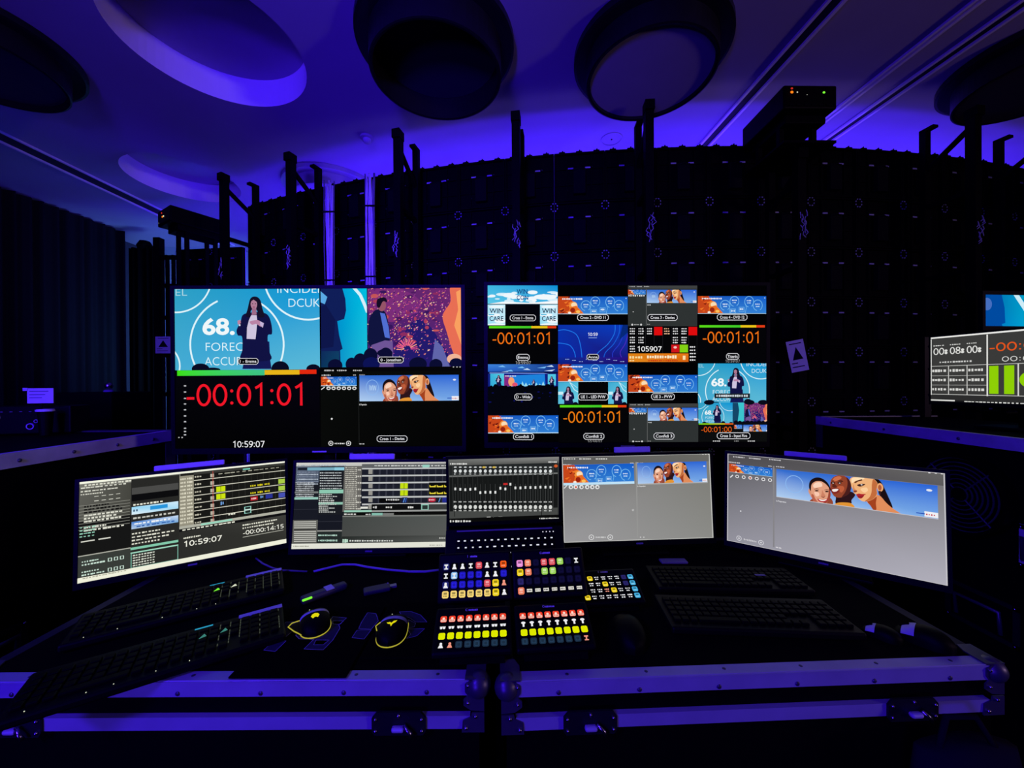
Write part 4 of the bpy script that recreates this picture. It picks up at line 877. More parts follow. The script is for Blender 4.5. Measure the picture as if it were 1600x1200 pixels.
c.rect(905, 345, 1100, 385, (8, 8, 10)); c.dashes(968, 360, 1096, 16, (230, 230, 230), 8, 3); c.rect(1115, 338, 1165, 388, (24, 30, 70)); c.line([(1128, 385), (1140, 345)], 8, (90, 150, 230)); c.line([(1146, 385), (1156, 345)], 6, (60, 110, 210))
c.ell(1393, 361, 36, 22, (176, 24, 50)); c.dashes(1365, 361, 1420, 14, (240, 190, 200), 4, 2); c.rect(1490, 338, 1560, 385, (36, 44, 140)); c.line([(1455, 382), (1470, 342)], 7, (100, 160, 230))
c.rect(835, 402, 1290, 455, (14, 14, 16)); c.rect(1365, 402, 1560, 455, (60, 62, 62)); c.dashes(966, 430, 1030, 18, (220, 220, 216), 3, 2); c.dashes(1170, 430, 1226, 18, (220, 220, 216), 3, 3); c.dashes(848, 430, 885, 22, (200, 200, 200), 2, 5); c.rect(732, 424, 800, 442, (225, 225, 216)); c.outline(1294, 402, 1362, 456, 8, (140, 200, 180), (40, 50, 48))
c.rect(580, 458, 835, 476, (150, 200, 180)); c.rect(835, 458, 1560, 470, (150, 152, 150)); c.rect(575, 476, 1560, 508, (12, 12, 12)); c.dashes(580, 494, 700, 12, (220, 220, 216), 4, 2); c.rect(835, 482, 936, 506, (130, 186, 170)); c.rect(940, 484, 1040, 502, (120, 122, 120)); c.dashes(780, 496, 830, 14, (220, 220, 216), 3, 2)
c.rect(566, 508, 1560, 520, (120, 122, 118)); c.rect(566, 520, 1560, 700, ((66, 70, 68), (84, 88, 86), (88, 90, 88), (70, 72, 70))); c.rect(560, 700, 1560, 770, ((36, 40, 38), (74, 76, 74), (90, 92, 90), (44, 48, 46))); c.dashes(566, 740, 620, 34, (190, 225, 205), 3, 3); c.dashes(630, 740, 1040, 15, (215, 218, 212), 18, 3); c.dashes(1460, 714, 1520, 12, (196, 196, 190), 4, 2)
c.rect(60, 768, 1580, 830, (226, 226, 214)); c.dashes(110, 790, 260, 12, (160, 160, 146), 10, 2); c.dashes(1370, 780, 1500, 8, (150, 150, 140), 6, 3)
c.build('screen', t)
# fourth (right centre) monitor and the right angled one share a window layout
t, c, mw = monitor('grey editor monitor right of the laptop, two slides side by side', .4397, 1.3537, -.4062, .0428, -.059, .0085, .531, .2939, (-.075, .055, .02))
c.crop(860, 700, 5.9259); c.rect(60, 30, 1560, 920, ((100, 101, 101), (120, 119, 112), (140, 140, 136), (158, 157, 160))); c.rect(60, 30, 1560, 120, ((88, 88, 88), (110, 108, 100), (104, 104, 100), (92, 92, 92)))
for k, x in enumerate((125, 268, 420)): c.dashes(x, 101, x + 110, 11, (226, 226, 222), 7, k)
c.dashes(118, 155, 200, 10, (205, 205, 205), 6, 3); c.dashes(738, 141, 775, 9, (225, 225, 225), 3, 3); c.dashes(802, 139, 862, 9, (225, 225, 225), 4, 4)
c.poly([(788, 130), (800, 130), (812, 830), (804, 830)], (150, 150, 148)); c.rect(808, 318, 1456, 323, (176, 176, 174))
pic_health(c, (118, 158, 778, 330), 2); pic_faces(c, (803, 138, 1452, 314), False)
c.line([(126, 374), (152, 348)], 8, (235, 235, 235))
for k, x in enumerate((189, 234, 287, 340, 387, 434)): c.ell(x, 361, 20, 20, (228, 228, 228)); c.ell(x + 2, 362, 9, 9, (210, 70, 40) if k == 1 else (110, 110, 110))
c.text('In Preparation', 806, 360, 13, (235, 235, 235), w=74, off=.01); c.ell(764, 574, 8, 8, (235, 235, 235)); c.ell(764, 574, 5, 5, (120, 120, 120))
for x in (379, 553): c.arc(x, 826, 22, 5, (228, 228, 228)); c.ell(x, 826, 6, 6, (230, 230, 230))
c.dashes(420, 826, 516, 14, (228, 228, 228), 8, 3)
for x in (1412, 1438, 1464): c.rect(x - 7, 55, x + 6, 62, (228, 226, 220))
for x in (834, 864): c.rect(x - 6, 821, x + 6, 830, (206, 206, 206))
c.unit(); c.outline(0, 0, 1, 1, .006, (200, 200, 196)); c.build('screen', t)
t, c, mw = monitor('right angled grey editor monitor with large three faces slide', *EX, -.6232, -.0765, -.0008, .531, .3048, (-.10, .06, .016))
c.unit(); c.rect(0, 0, 1, 1, ((84, 83, 86), (112, 110, 112), (176, 174, 186), (146, 145, 156))); c.rect(0, 0, 1, .115, ((78, 76, 80), (100, 98, 98), (92, 90, 92), (84, 82, 86)))
def V(x, y):                                   # crop pixel to fraction of the screen
    c.crop(1120, 700, 4.2105); u = c.m(x, y); c.unit(); return ((u[0] - c.full[0]) / c.W, (c.full[3] - u[1]) / c.H)
def vd(x0, y0, x1, h, n, seed, col=(214, 212, 216)):
    a = V(x0, y0); b_ = V(x1, y0 + (x1 - x0) * .12); c.dashes(a[0], a[1], b_[0], h, col, n, seed)
for k, x in enumerate((108, 212, 345)): vd(x, 57 + k * 9, x + 78, .014, 8, k)
vd(78, 92, 155, .013, 7, 5); vd(338, 118, 366, .011, 3, 5); vd(390, 122, 446, .012, 5, 6)
a = V(82, 103); b_ = V(366, 190); pic_health(c, (a[0], a[1], b_[0], b_[1]), 2); c.unit()
a = V(392, 137); b_ = V(1457, 466); pic_faces(c, (a[0], a[1], b_[0], b_[1]), False); c.unit(); c.rect(a[0], b_[1], b_[0], b_[1] + .006, (196, 194, 200)); c.rect(a[0] - .018, .09, a[0] - .010, .97, (134, 132, 136))
p_ = V(95, 183); c.line([(p_[0] - .006, p_[1] + .02), (p_[0] + .01, p_[1] - .012)], .008, (230, 230, 232))
for k, x in enumerate((134, 177, 220, 263, 306, 350)): p_ = V(x, 187 + (x - 134) * .11); c.ell(p_[0], p_[1], .0105, .019, (226, 226, 228)); c.ell(p_[0], p_[1], .006, .010, (190, 100, 80) if k == 2 else (84, 82, 86))
p_ = V(392, 352); c.text('In Preparation', p_[0], p_[1], .017, (230, 230, 234), w=.05, off=.01); p_ = V(157, 415); c.ell(p_[0], p_[1], .004, .008, (225, 225, 230))
for x, y in ((146, 593), (291, 622)): p_ = V(x, y); c.arc(p_[0], p_[1], .013, .003, (220, 220, 226), ry=.024); c.ell(p_[0], p_[1], .004, .008, (224, 224, 228))
vd(178, 600, 265, .02, 8, 3); vd(388, 652, 430, .012, 2, 3)
for x, y in ((1398, 163), (1440, 166), (1480, 170)): p_ = V(x, y); c.rect(p_[0] - .004, p_[1] - .004, p_[0] + .004, p_[1] + .004, (226, 226, 226))
c.outline(0, 0, 1, 1, .005, (196, 194, 200)); c.build('screen', t)
# ---- laptop showing a mixer, on a riser
LX, LY, LZ = -.0255, 1.2072, -.3345
mw = TR(EYE + Vector((LX, LY, LZ)), .0804, .0713, .004)
LW, LH = .345, .2002
lt_ = thing('laptop', 'open laptop showing an audio mixer, between two monitors', 'laptop', TR(Vector((LX, LY + .01, EYE.z + LZ - .118)), .0804))
liv = lt_.matrix_world.inverted() @ mw
lid = MB().bbox((-LW / 2 - .008, .001, -LH / 2 - .012), (LW / 2 + .008, .007, LH / 2 + .009)); b = MB()
for q in (((-LW / 2 - .008, -.002, -LH / 2 - .012), (-LW / 2, .001, LH / 2 + .009)), ((LW / 2, -.002, -LH / 2 - .012), (LW / 2 + .008, .001, LH / 2 + .009)), ((-LW / 2, -.002, LH / 2), (LW / 2, .001, LH / 2 + .009)), ((-LW / 2, -.002, -LH / 2 - .012), (LW / 2, .001, -LH / 2))): lid.bbox(*q)
lo = lid.build('lid', 'frame', lt_); lo.matrix_local = liv
c = Canvas(LW, LH, mw); c.crop(440, 700, 3.4783)
c.rect(890, 40, 1530, 420, (52, 54, 54)); c.rect(890, 50, 1530, 82, ((120, 122, 120), (150, 150, 148), (80, 82, 80), (70, 72, 70))); c.dashes(915, 86, 1012, 10, (225, 225, 222), 10, 2); c.dashes(1450, 76, 1500, 9, (225, 225, 222), 5, 2)
c.rect(912, 96, 1500, 150, (34, 37, 38)); c.rect(912, 150, 1500, 158, (110, 112, 110)); c.rect(912, 158, 1500, 345, (22, 24, 24)); c.rect(912, 345, 1500, 375, (70, 72, 70))
for k in range(21):
    x = 944 + k * 27.2; c.rect(x - 14, 96, x - 12, 345, (66, 68, 68), up=(k == 0)); 
for k in range(20):
    x = 944 + k * 27.2
    c.ell(x, 104, 8, 4, (196, 200, 200)); c.ell(x, 125, 8, 9, (216, 220, 220)); c.dashes(x - 7, 141, x + 7, 6, (190, 194, 194), 2, k)
    c.rect(x - 1.5, 195, x + 1.5, 300, (64, 66, 66)); c.dashes(x - 9, 292, x + 9, 8, (190, 192, 190), 2, k + 2); c.ell(x, 320, 9, 11, (212, 214, 210)); c.dashes(x - 8, 340, x + 8, 8, (206, 208, 204), 2, k + 4)
    y = (222, 224, 226, 224, 222, 242, 240, 240, 240, 218, 222, 196, 216, 216, 214, 214, 214, 212, 212, 212)[k]; c.rect(x - 5, y - 7, x + 5, y + 7, (226, 228, 226))
c.rect(1205, 190, 1228, 200, (200, 40, 40)); c.ell(1490, 97, 10, 8, (210, 90, 40)); c.ell(1100, 104, 10, 5, (210, 180, 80)); c.ell(1155, 104, 10, 5, (210, 180, 80))
for x in (938, 1410): c.rect(x, 320, x + 4, 372, (6, 6, 6))
c.dashes(1115, 378, 1275, 12, (225, 225, 220), 5, 3, .9); c.rect(890, 384, 1530, 420, (10, 10, 10)); c.dashes(915, 397, 1030, 12, (226, 226, 222), 8, 4); c.dashes(1400, 382, 1508, 10, (205, 205, 200), 12, 6)
so = c.build('screen', lt_); so.matrix_local = liv @ Matrix.Translation((0, -.0005, 0))
DW, DD = .368, .180
RB = Matrix.Rotation(math.radians(54), 4, 'X')
lb = MB().rbox((0, -DD / 2 - .004, -.008), (DW, DD, .014), .004).build('base', 'frame', lt_); lb.matrix_local = RB
MB().bbox((-.15, -.014, -.0005), (.15, -.010, .0012)).build('hinge_strip', 'tapedim', lb)
b = MB(); kr = random.Random(1); kk = MB().rbox((0, 0, 0), (.0155, .0155, .003), .001).mesh('key'); kk.materials.append(M['black'])
for j, n in enumerate((15, 14, 14, 13, 12)):
    for i in range(n):
        wd = .310 / n; x = -.155 + wd * (i + .5); y = -.042 - j * .0195
        o = bpy.data.objects.new('key', kk); COL.objects.link(o); o.parent = lb; o.location = (x, y, .0003); o.scale = (wd / .0195, 1, 1)
        b.bbox((x - .0036 * kr.uniform(.6, 1.3), y - .0014, .0018), (x + .0036 * kr.uniform(.6, 1.3), y + .0022, .0024))
for k in range(4): b.bbox((.118 + k * .011, -.024, -.0005), (.121 + k * .011, -.021, .0004))
b.build('key_legends', 'legend', lb)
t = thing('laptop_stand', 'dark folding stand holding the tilted laptop', 'stand', TR(Vector((LX, LY + .01, DZ)), .0804))
hz = EYE.z + LZ - .118 - DZ
ca, sa = math.cos(math.radians(54)), math.sin(math.radians(54))
def bp(y, off): return Vector((0, y * ca + off * sa * 1.0, hz + y * sa - off * ca))       # point under the tilted base
q0, q1 = bp(-.03, .0165), bp(-.15, .0165)
MB().add([Vector((x, p.y, p.z)) + d for x in (-.12, .12) for p in (q0, q1) for d in (Vector((0, 0, 0)), Vector((0, .006 * sa, -.006 * ca)))], [(0, 1, 3, 2), (4, 6, 7, 5), (0, 4, 5, 1), (2, 3, 7, 6), (0, 2, 6, 4), (1, 5, 7, 3)]).build('tray', 'truss', t)
MB().rbox((0, .055, .005), (.26, .10, .009), .002).build('foot_plate', 'truss', t)
for x in (-.10, .10): MB().tube([(x, .05, .008), (x, q0.y + .012, q0.z - .012)], .006).build('leg', 'truss', t)

# ================================================================== work cases (flight cases used as desks)
def flight_case(label, origin, yaw, W, D, latch_x, ends):
    t = thing('flight_case', label, 'flight case', TR(origin, yaw)); Hh = origin.z
    MB().bbox((.012, .012, -Hh + .13), (W - .012, D - .012, -.004)).build('body', 'case', t)
    MB().bbox((.028, .028, -.004), (W - .028, D - .028, 0)).build('worktop', 'desk', t)
    def rail(name, lo, hi, m='alu'):
        b = MB(); b.bbox(lo, hi); return b.build(name, m, t)
    def lrail(name, x0, x1, m='alu'):               # front angle: top flange and front flange
        b = MB().prism([(.0, -.033), (0, -.002), (.002, 0), (.028, 0), (.028, -.004), (.012, -.004), (.012, -.033)], x0, x1, 'yz'); b.bbox((x0, -.0012, -.004), (x1, .0, -.001)); return b.build(name, m, t)
    fr = lrail('front_rail', .03, W - .03)
    for k in range(6):
        x = .12 + k * (W - .24) / 5; MB().sphere((x, -.0, -.026), .005, 10, 6, (1, .5, 1)).build('rivet', 'steel', fr); MB().sphere((x + .02, .016, .0), .004, 10, 6, (1, 1, .3)).build('rivet', 'steel', fr)
    for s, x in ((0, 0), (1, W - .028)): rail('side_rail', (x, .028, -.033), (x + .028, D - .03, -.0005), 'aludim')
    rail('back_rail', (.03, D - .028, -.033), (W - .03, D, -.0005), 'aludim')
    lr = rail('lid_edge_rail', (.03, .0, -.103), (W - .03, .012, -.076))
    for e in ends:
        x = .0 if e == 'l' else W; s = 1 if e == 'l' else -1
        def sx(v): return x + s * v
        pts = [(0, .0), (.030, .0), (.040, -.008), (.040, -.024), (.034, -.032), (.043, -.040), (.043, -.052), (.028, -.062), (.0, -.064)]
        b = MB().prism([(sx(p), q) for p, q in pts], -.003, .0, 'xz'); b.prism([(sx(-.002), -.002), (sx(-.002), .06), (sx(.03), .06), (sx(.04), .04), (sx(.04), -.002)], 0.0012, .004, 'xy')
        pc_ = b.build('corner_plate', 'steel', t)
        MB().sphere((sx(.012), .012, -.018), .026, 20, 14).build('corner_ball', 'steel', pc_)
        for p, q in ((.034, -.046), (.034, -.010)): MB().sphere((sx(p), -.004, q), .0035, 8, 6).build('rivet', 'chrome', pc_)
        pts = [(0, -.067), (.026, -.067), (.028, -.076), (.045, -.084), (.047, -.108), (0, -.108)]
        b2 = MB().prism([(sx(p), q) for p, q in pts], -.003, .0, 'xz').build('lower_bracket', 'steel', t)
        for p, q in ((.018, -.074), (.038, -.098)): MB().sphere((sx(p), -.004, q), .004, 8, 6).build('rivet', 'chrome', b2)
    for lx in latch_x:
        lo_ = MB().prism([(lx - .050, -.112), (lx - .056, -.104), (lx - .056, -.076), (lx - .046, -.064), (lx + .046, -.064), (lx + .056, -.076), (lx + .056, -.104), (lx + .050, -.112)], -.005, .0, 'xz').build('latch', 'dish', t)
        MB().rbox((lx, -.010, -.094), (.026, .012, .010), .004).build('latch_tongue', 'alulit', lo_)
        MB().tube([(lx + .012, -.010, -.086), (lx + .026, -.016, -.098), (lx + .030, -.014, -.108)], .004).build('latch_key', 'chrome', lo_)
        for p, q in ((-.048, -.078), (-.048, -.102), (.048, -.078), (.048, -.102), (0, -.070)): MB().sphere((lx + p, -.006, q), .0038, 8, 6).build('rivet', 'chrome', lo_)
    for x in (.12, W - .12):
        for y in (.12, D - .12):
            q = MB().lathe([(.001, -.018), (.05, -.018), (.05, .018), (.001, .018)], (x, y, -Hh + .05), 20, False, Matrix.Rotation(PI / 2, 3, 'Y')); q.bbox((x - .03, y - .03, -Hh + .10), (x + .03, y + .03, -Hh + .13)); q.build('caster', 'black', t)
    return t
LC = on_z(-60, 1065, DZ); RC_ = on_z(757, 1063, DZ)
yl = .803
flight_case('left flight case used as a desk, two mice on top', Vector((-1.17, yl, DZ)), 0, 1.108, .74, (.13, .90 + .03), 'lr')
rl = on_z(783, 1066, DZ); rr_ = on_z(1560, 1038, DZ); ry = math.atan2(rr_.y - rl.y, rr_.x - rl.x)
flight_case('right flight case used as a desk, two black keyboards on top', Vector((rl.x, rl.y, DZ)), ry, (rr_ - rl).length + .01, .70, (.185, .885), 'lr')

# ---- side cases left and right
def handle_dish(t, side, y, z, w_=.24, h_=.15, m='dish'):
    x = 0
    b = MB(); k = .02 * side
    for lo, hi in (((-.004, y - w_ / 2, z - h_ / 2), (.004, y + w_ / 2, z - h_ / 2 + .018)), ((-.004, y - w_ / 2, z + h_ / 2 - .018), (.004, y + w_ / 2, z + h_ / 2)),
                   ((-.004, y - w_ / 2, z - h_ / 2), (.004, y - w_ / 2 + .02, z + h_ / 2)), ((-.004, y + w_ / 2 - .02, z - h_ / 2), (.004, y + w_ / 2, z + h_ / 2))): b.bbox(lo, hi)
    d = b.build('handle_dish', m, t)
    MB().tube([(side * .012, y - w_ * .3, z - h_ * .30), (side * .018, y - w_ * .3, z + h_ * .22), (side * .018, y + w_ * .3, z + h_ * .22), (side * .012, y + w_ * .3, z - h_ * .30)], .008).build('spring_handle', 'steel', d)
    for sy in (-1, 1):
        for sz in (-1, 1): MB().sphere((side * .004, y + sy * w_ * .45, z + sz * h_ * .44), .005, 8, 6).build('rivet', 'chrome', d)
    return d
def side_case(label, x, y0, y1, zt, depth, side):
    """tall case whose long face looks at the desk; side=-1: face looks towards -x"""
    t = thing('road_case', label, 'flight case', Matrix.Translation((x, 0, 0)))
    xa, xb = (0, depth) if side < 0 else (-depth, 0)
    MB().bbox((xa + .002, y0, .10), (xb - .002, y1, zt - .004)).build('body', 'case', t)
    b = MB().bbox((xa - .004, y0, zt - .052), (xa + .02, y1, zt)) if side < 0 else MB().bbox((xb - .02, y0, zt - .052), (xb + .004, y1, zt))
    rl_ = b.build('top_rail', 'alulit', t)
    for k in range(4): MB().sphere((side * .005, y0 + .12 + k * (y1 - y0 - .24) / 3, zt - .030), .007, 8, 6, (.6, 1, 1)).build('rivet', 'steel', rl_)
    b = MB().bbox((xa if side < 0 else xb - .02, y1 - .05, zt - .2), ((xa + .02) if side < 0 else xb, y1 + .003, zt - .052)); b.bbox((xa, y1 - .04, zt - .03), (xb, y1 + .004, zt + .002)); b.build('corner_bracket', 'steel', t)
    for y in (y0 + .15, y1 - .15):
        for xx in (xa + .1, xb - .1): MB().lathe([(.001, -.018), (.05, -.018), (.05, .018), (.001, .018)], (xx, y, .05), 20, False, Matrix.Rotation(PI / 2, 3, 'Y')).build('caster', 'black', t)
    return t
SZ = 1.39
tr_ = side_case('tall flight case at the right carrying the stopwatch monitor', 1.99, 1.25, 2.52, SZ, .75, -1)
handle_dish(tr_, -1, 1.64, .635, .26, .17); handle_dish(tr_, -1, 1.46, .97, .10, .17, 'alulit')
tl_ = side_case('tall flight case at the left carrying the intercom panel', -1.72, 1.22, 1.96, SZ, .75, 1)
handle_dish(tl_, 1, 1.26, .73, .2, .13)
t = thing('cooling_fan', 'round fan grille on the side of the right flight case', 'fan', TR(P(1506, 772, 1.68), -PI / 2)); b = MB()
R0 = Matrix.Rotation(PI / 2, 3, 'X')
for k in range(8): r_ = .03 + k * .018; b.lathe([(r_ - .0022, -.002), (r_ + .0022, -.002), (r_ + .0022, .002), (r_ - .0022, .002)], (0, -.02, 0), 40, False, R0)
b.build('wire_rings', 'steel', t); MB().lathe([(.001, -.004), (.03, -.004), (.028, .004), (.001, .004)], (0, -.022, 0), 24, False, R0).build('hub', 'black', t)
b = MB()
for a in (.8, .8 + PI / 2, .8 + PI, .8 - PI / 2): b.tube([(0, -.02, 0), (.165 * math.cos(a), -.02, .165 * math.sin(a))], .003, 6)
b.build('spokes', 'steel', t); b = MB()
for k in range(5):
    a = k * 2 * PI / 5; b.add([(.03 * math.cos(a), -.004, .03 * math.sin(a)), (.15 * math.cos(a - .2), -.012, .15 * math.sin(a - .2)), (.15 * math.cos(a + .5), .0, .15 * math.sin(a + .5)), (.03 * math.cos(a + .9), .004, .03 * math.sin(a + .9))], [(0, 1, 2, 3)])
b.build('blades', 'black', t); MB().lathe([(.158, -.02), (.172, -.02), (.172, .03), (.158, .03)], (0, .0, 0), 40, False, R0).build('rim', 'black', t)
# right side monitor with stopwatch
a_ = P(1455, 527.6, 2.03); b0 = P(1453.9, 626.8, 2.03); a2 = P(1600, 514.7, 1.71)
u = (a2 - a_); u.z = 0; u.normalize(); yaw = math.atan2(u.y, u.x); H_ = (a_ - b0).length; W_ = H_ * 16 / 9
ctr = (a_ + b0) / 2 + u * W_ / 2
t, c, mw = screen_thing('monitor', 'stopwatch monitor with two green bars on the right flight case', 'monitor', *(ctr - EYE), yaw, 0, 0, W_, H_, (.006, .01, .008, .016), .05)
MB().tube([(0, .06, -.05), (0, .07, SZ - ctr.z + .01)], .02).build('stand_neck', 'black', t); MB().rbox((0, .06, SZ - ctr.z + .008), (.24, .18, .012), .004).build('stand_base', 'black', t)
c.crop(1420, 440, 4.2833); c.rect(130, 300, 1600, 860, (58, 58, 57)); c.unit(); c.rect(0, 0, 1, .022, (236, 236, 232)); c.crop(1420, 440, 4.2833)
def q_(x, y): u_ = (c.crop(1420, 440, 4.2833).m(x, y)); return ((u_[0] + c.W / 2) / c.W, (c.H / 2 - u_[1]) / c.H)
xa = q_(520, 400)[0]; xb = q_(728, 600)[0]; c.unit()
c.rect(xa, .03, xa + .008, .90, (226, 226, 222)); c.rect(0, .45, 1, .456, (220, 220, 216)); c.rect(0, .885, 1, .892, (214, 214, 210)); c.rect(xb, .45, xb + .007, .885, (214, 214, 210)); c.rect(0, .03, .006, .97, (220, 220, 216)); c.rect(.0, .985, .25, 1, (230, 230, 226))
for k, (x, s_) in enumerate(((165, '00'), (275, '08'), (388, '00'))): p_ = q_(x, 484); p2 = q_(x + 72, 475); c.unit(); c.digits(s_, p_[0], .278, .105, (228, 228, 224), p2[0] - p_[0], .11); c.dashes(p_[0], .135, p2[0], .016, (210, 210, 206), 5, k); c.ell(p2[0] + .012, .22, .010, .018, (220, 220, 216)); c.ell(p2[0] + .012, .255, .010, .018, (220, 220, 216))
c.dashes(.06, .395, .27, .026, (206, 206, 204), 12, 5)
for j in range(3):
    c.rect(0, .60 + j * .143, xa, .605 + j * .143, (206, 206, 202)) if j < 2 else None
    for k in range(3): c.dashes(.01 + k * xa / 3, .525 + j * .143, xa / 3 * (k + .9), .042, (216, 216, 212), 5, j * 3 + k)
for k in (1, 2): c.rect(xa * k / 3, .456, xa * k / 3 + .005, .885, (206, 206, 202))
p_ = q_(535, 455); c.unit(); c.digits('-00:01:00', p_[0], .275, .12, (228, 84, 24), .44, .13); p_ = q_(622, 530); c.unit(); c.digits('00:09:46', p_[0], .42, .07, (220, 220, 216), .30, .12)
p_ = q_(538, 600)[0], q_(600, 600)[0], q_(638, 600)[0], q_(706, 600)[0], q_(740, 600)[0]; c.unit(); c.rect(p_[0], .475, p_[1], .865, (142, 206, 6)); c.rect(p_[2], .475, p_[3], .865, (142, 206, 6)); c.ell(p_[4] + .07, .67, .07, .12, (142, 206, 6))
c.rect(0, .90, 1, .975, (44, 44, 44)); c.rect(0, .975, 1, 1, (20, 20, 22)); c.dashes(.22, .987, .8, .016, (226, 226, 222), 26, 4); c.rect(0, .97, .16, .99, (220, 220, 216))
c.build('screen', t)
ctr = P(1530 + 96, 486, 2.6); W_ = .83; H_ = .215; t, c, mw = screen_thing('monitor', 'small preview screen showing blue picture above the stopwatch monitor', 'monitor', *(P(1531, 486, 2.6) + Vector((.27, .0, .0)) - EYE), .10, 0, 0, .54, .21, (.022, .02, .025, .03), .05)
zz = SZ - mw.translation.z; MB().tube([(0, .06, -.05), (0, .08, zz + .01)], .02).build('stand_neck', 'black', t); MB().rbox((0, .08, zz + .008), (.24, .18, .014), .004).build('stand_base', 'black', t)
c.unit(); c.rect(0, 0, 1, 1, ((0, 90, 170), (0, 190, 224), (0, 190, 222), (0, 100, 190))); c.poly([(0, 0), (.24, 0), (.28, .4), (.29, .9), (.24, .93), (.25, 1), (0, 1)], (0, 74, 160)); c.ell(.03, .3, .07, .2, (70, 110, 190)); c.line([(.42, -.1), (.6, .5), (.66, 1)], .09, (205, 236, 246)); c.line([(0, 0), (0, 1)], .02, (120, 200, 230)); c.build('screen', t)
# sign, brackets and small things by the side cases
s_ = sign('tilted warning sheet with black triangle on the ladder right of televisions', P(1246, 556, 3.246), .14, .265, -.08, .19, 0)
t = thing('upright_bracket', 'thin dark upright bar beside the stopwatch monitor', 'bar', TR((P(1446, 560, 2.42).x, P(1446, 560, 2.42).y, SZ))); MB().bbox((-.02, -.015, 0), (.02, .015, .50)).build('bar', 'frame', t)
for z in (.14, .3, .44): MB().sphere((.01, -.016, z), .008, 8, 6).build('bolt', 'steel', t)
t = thing('intercom_panel', 'dark intercom panel with round knobs on the left flight case', 'intercom', TR(P(48, 655, 1.82), .25)); zz = SZ - t.matrix_world.translation.z
MB().rbox((-.08, .061, (zz + .062) / 2), (.46, .12, .06 - zz), .006).build('housing', 'frame', t)
for x, z, r_ in ((-.125, .01, .014), (-.0, -.034, .015), (.022, -.01, .008)): MB().lathe([(r_ * .72, -.004), (r_, -.004), (r_, .003), (r_ * .72, .003)], (x, -.002, z), 20, False, R0).build('knob', 'tape', t)
for x, z in ((.03, .04), (-.13, -.046)): MB().bbox((x - .012, -.004, z - .004), (x + .012, .0, z + .004)).build('button', 'tape', t)
b = MB(); [b.bbox((-.11 + k * .035, -.003, .035), (-.10 + k * .035, 0, .038)) for k in range(4)]; b.build('markings', 'tapedim', t)
t = thing('paper_card', 'small printed card standing above the left intercom panel', 'sign', TR(P(63, 618, 1.80), .25)); MB().bbox((-.048, 0, -.036), (.048, .002, .034)).build('sheet', 'paper', t); b = MB(); [b.bbox((-.04, -.001, z), (.03 - k * .012, 0, z + .004)) for k, z in enumerate((.018, .002, -.012))]; b.build('printed_lines', 'tapedim', t); MB().bbox((-.062, -.003, .022), (-.045, .0, .036)).build('tape', 'tape', t); MB().bbox((-.004, .002, -.1), (.004, .006, -.03)).build('clip_stem', 'black', t)
t = thing('paper_cup', 'white topped cup on the left flight case beside the intercom panel', 'cup', Vector((P(71, 641, 1.78).x, P(71, 641, 1.78).y, SZ + .001))); hz = P(71, 641, 1.78).z - SZ
MB().lathe([(.001, 0), (.020, 0), (.026, hz - .006), (.024, hz - .006)], n=24).build('cup', 'black', t); MB().lathe([(.001, hz - .006), (.030, hz - .006), (.028, hz + .004), (.001, hz + .006)], n=24).build('lid', 'paper', t)
t = thing('camera_ball', 'small shiny round camera on a dark box at the left', 'camera', TR(P(170, 603, 2.35), .3)); MB().sphere((0, 0, 0), .020, 16, 10).build('ball', 'chrome', t); MB().lathe([(.012, -.022), (.022, -.026), (.024, -.036), (.001, -.036)], n=20).build('base', 'tapedim', t)
zb = t.matrix_world.translation.z - .036
q = P(165, 603, 2.45); b = MB().rbox((0, 0, zb / 2), (.34, .26, zb - .004), .01); o = b.build('equipment_box', 'case'); o.location = (q.x - .0, q.y, 0); tag(o, 'tall black box behind the left flight case under round camera', 'box')

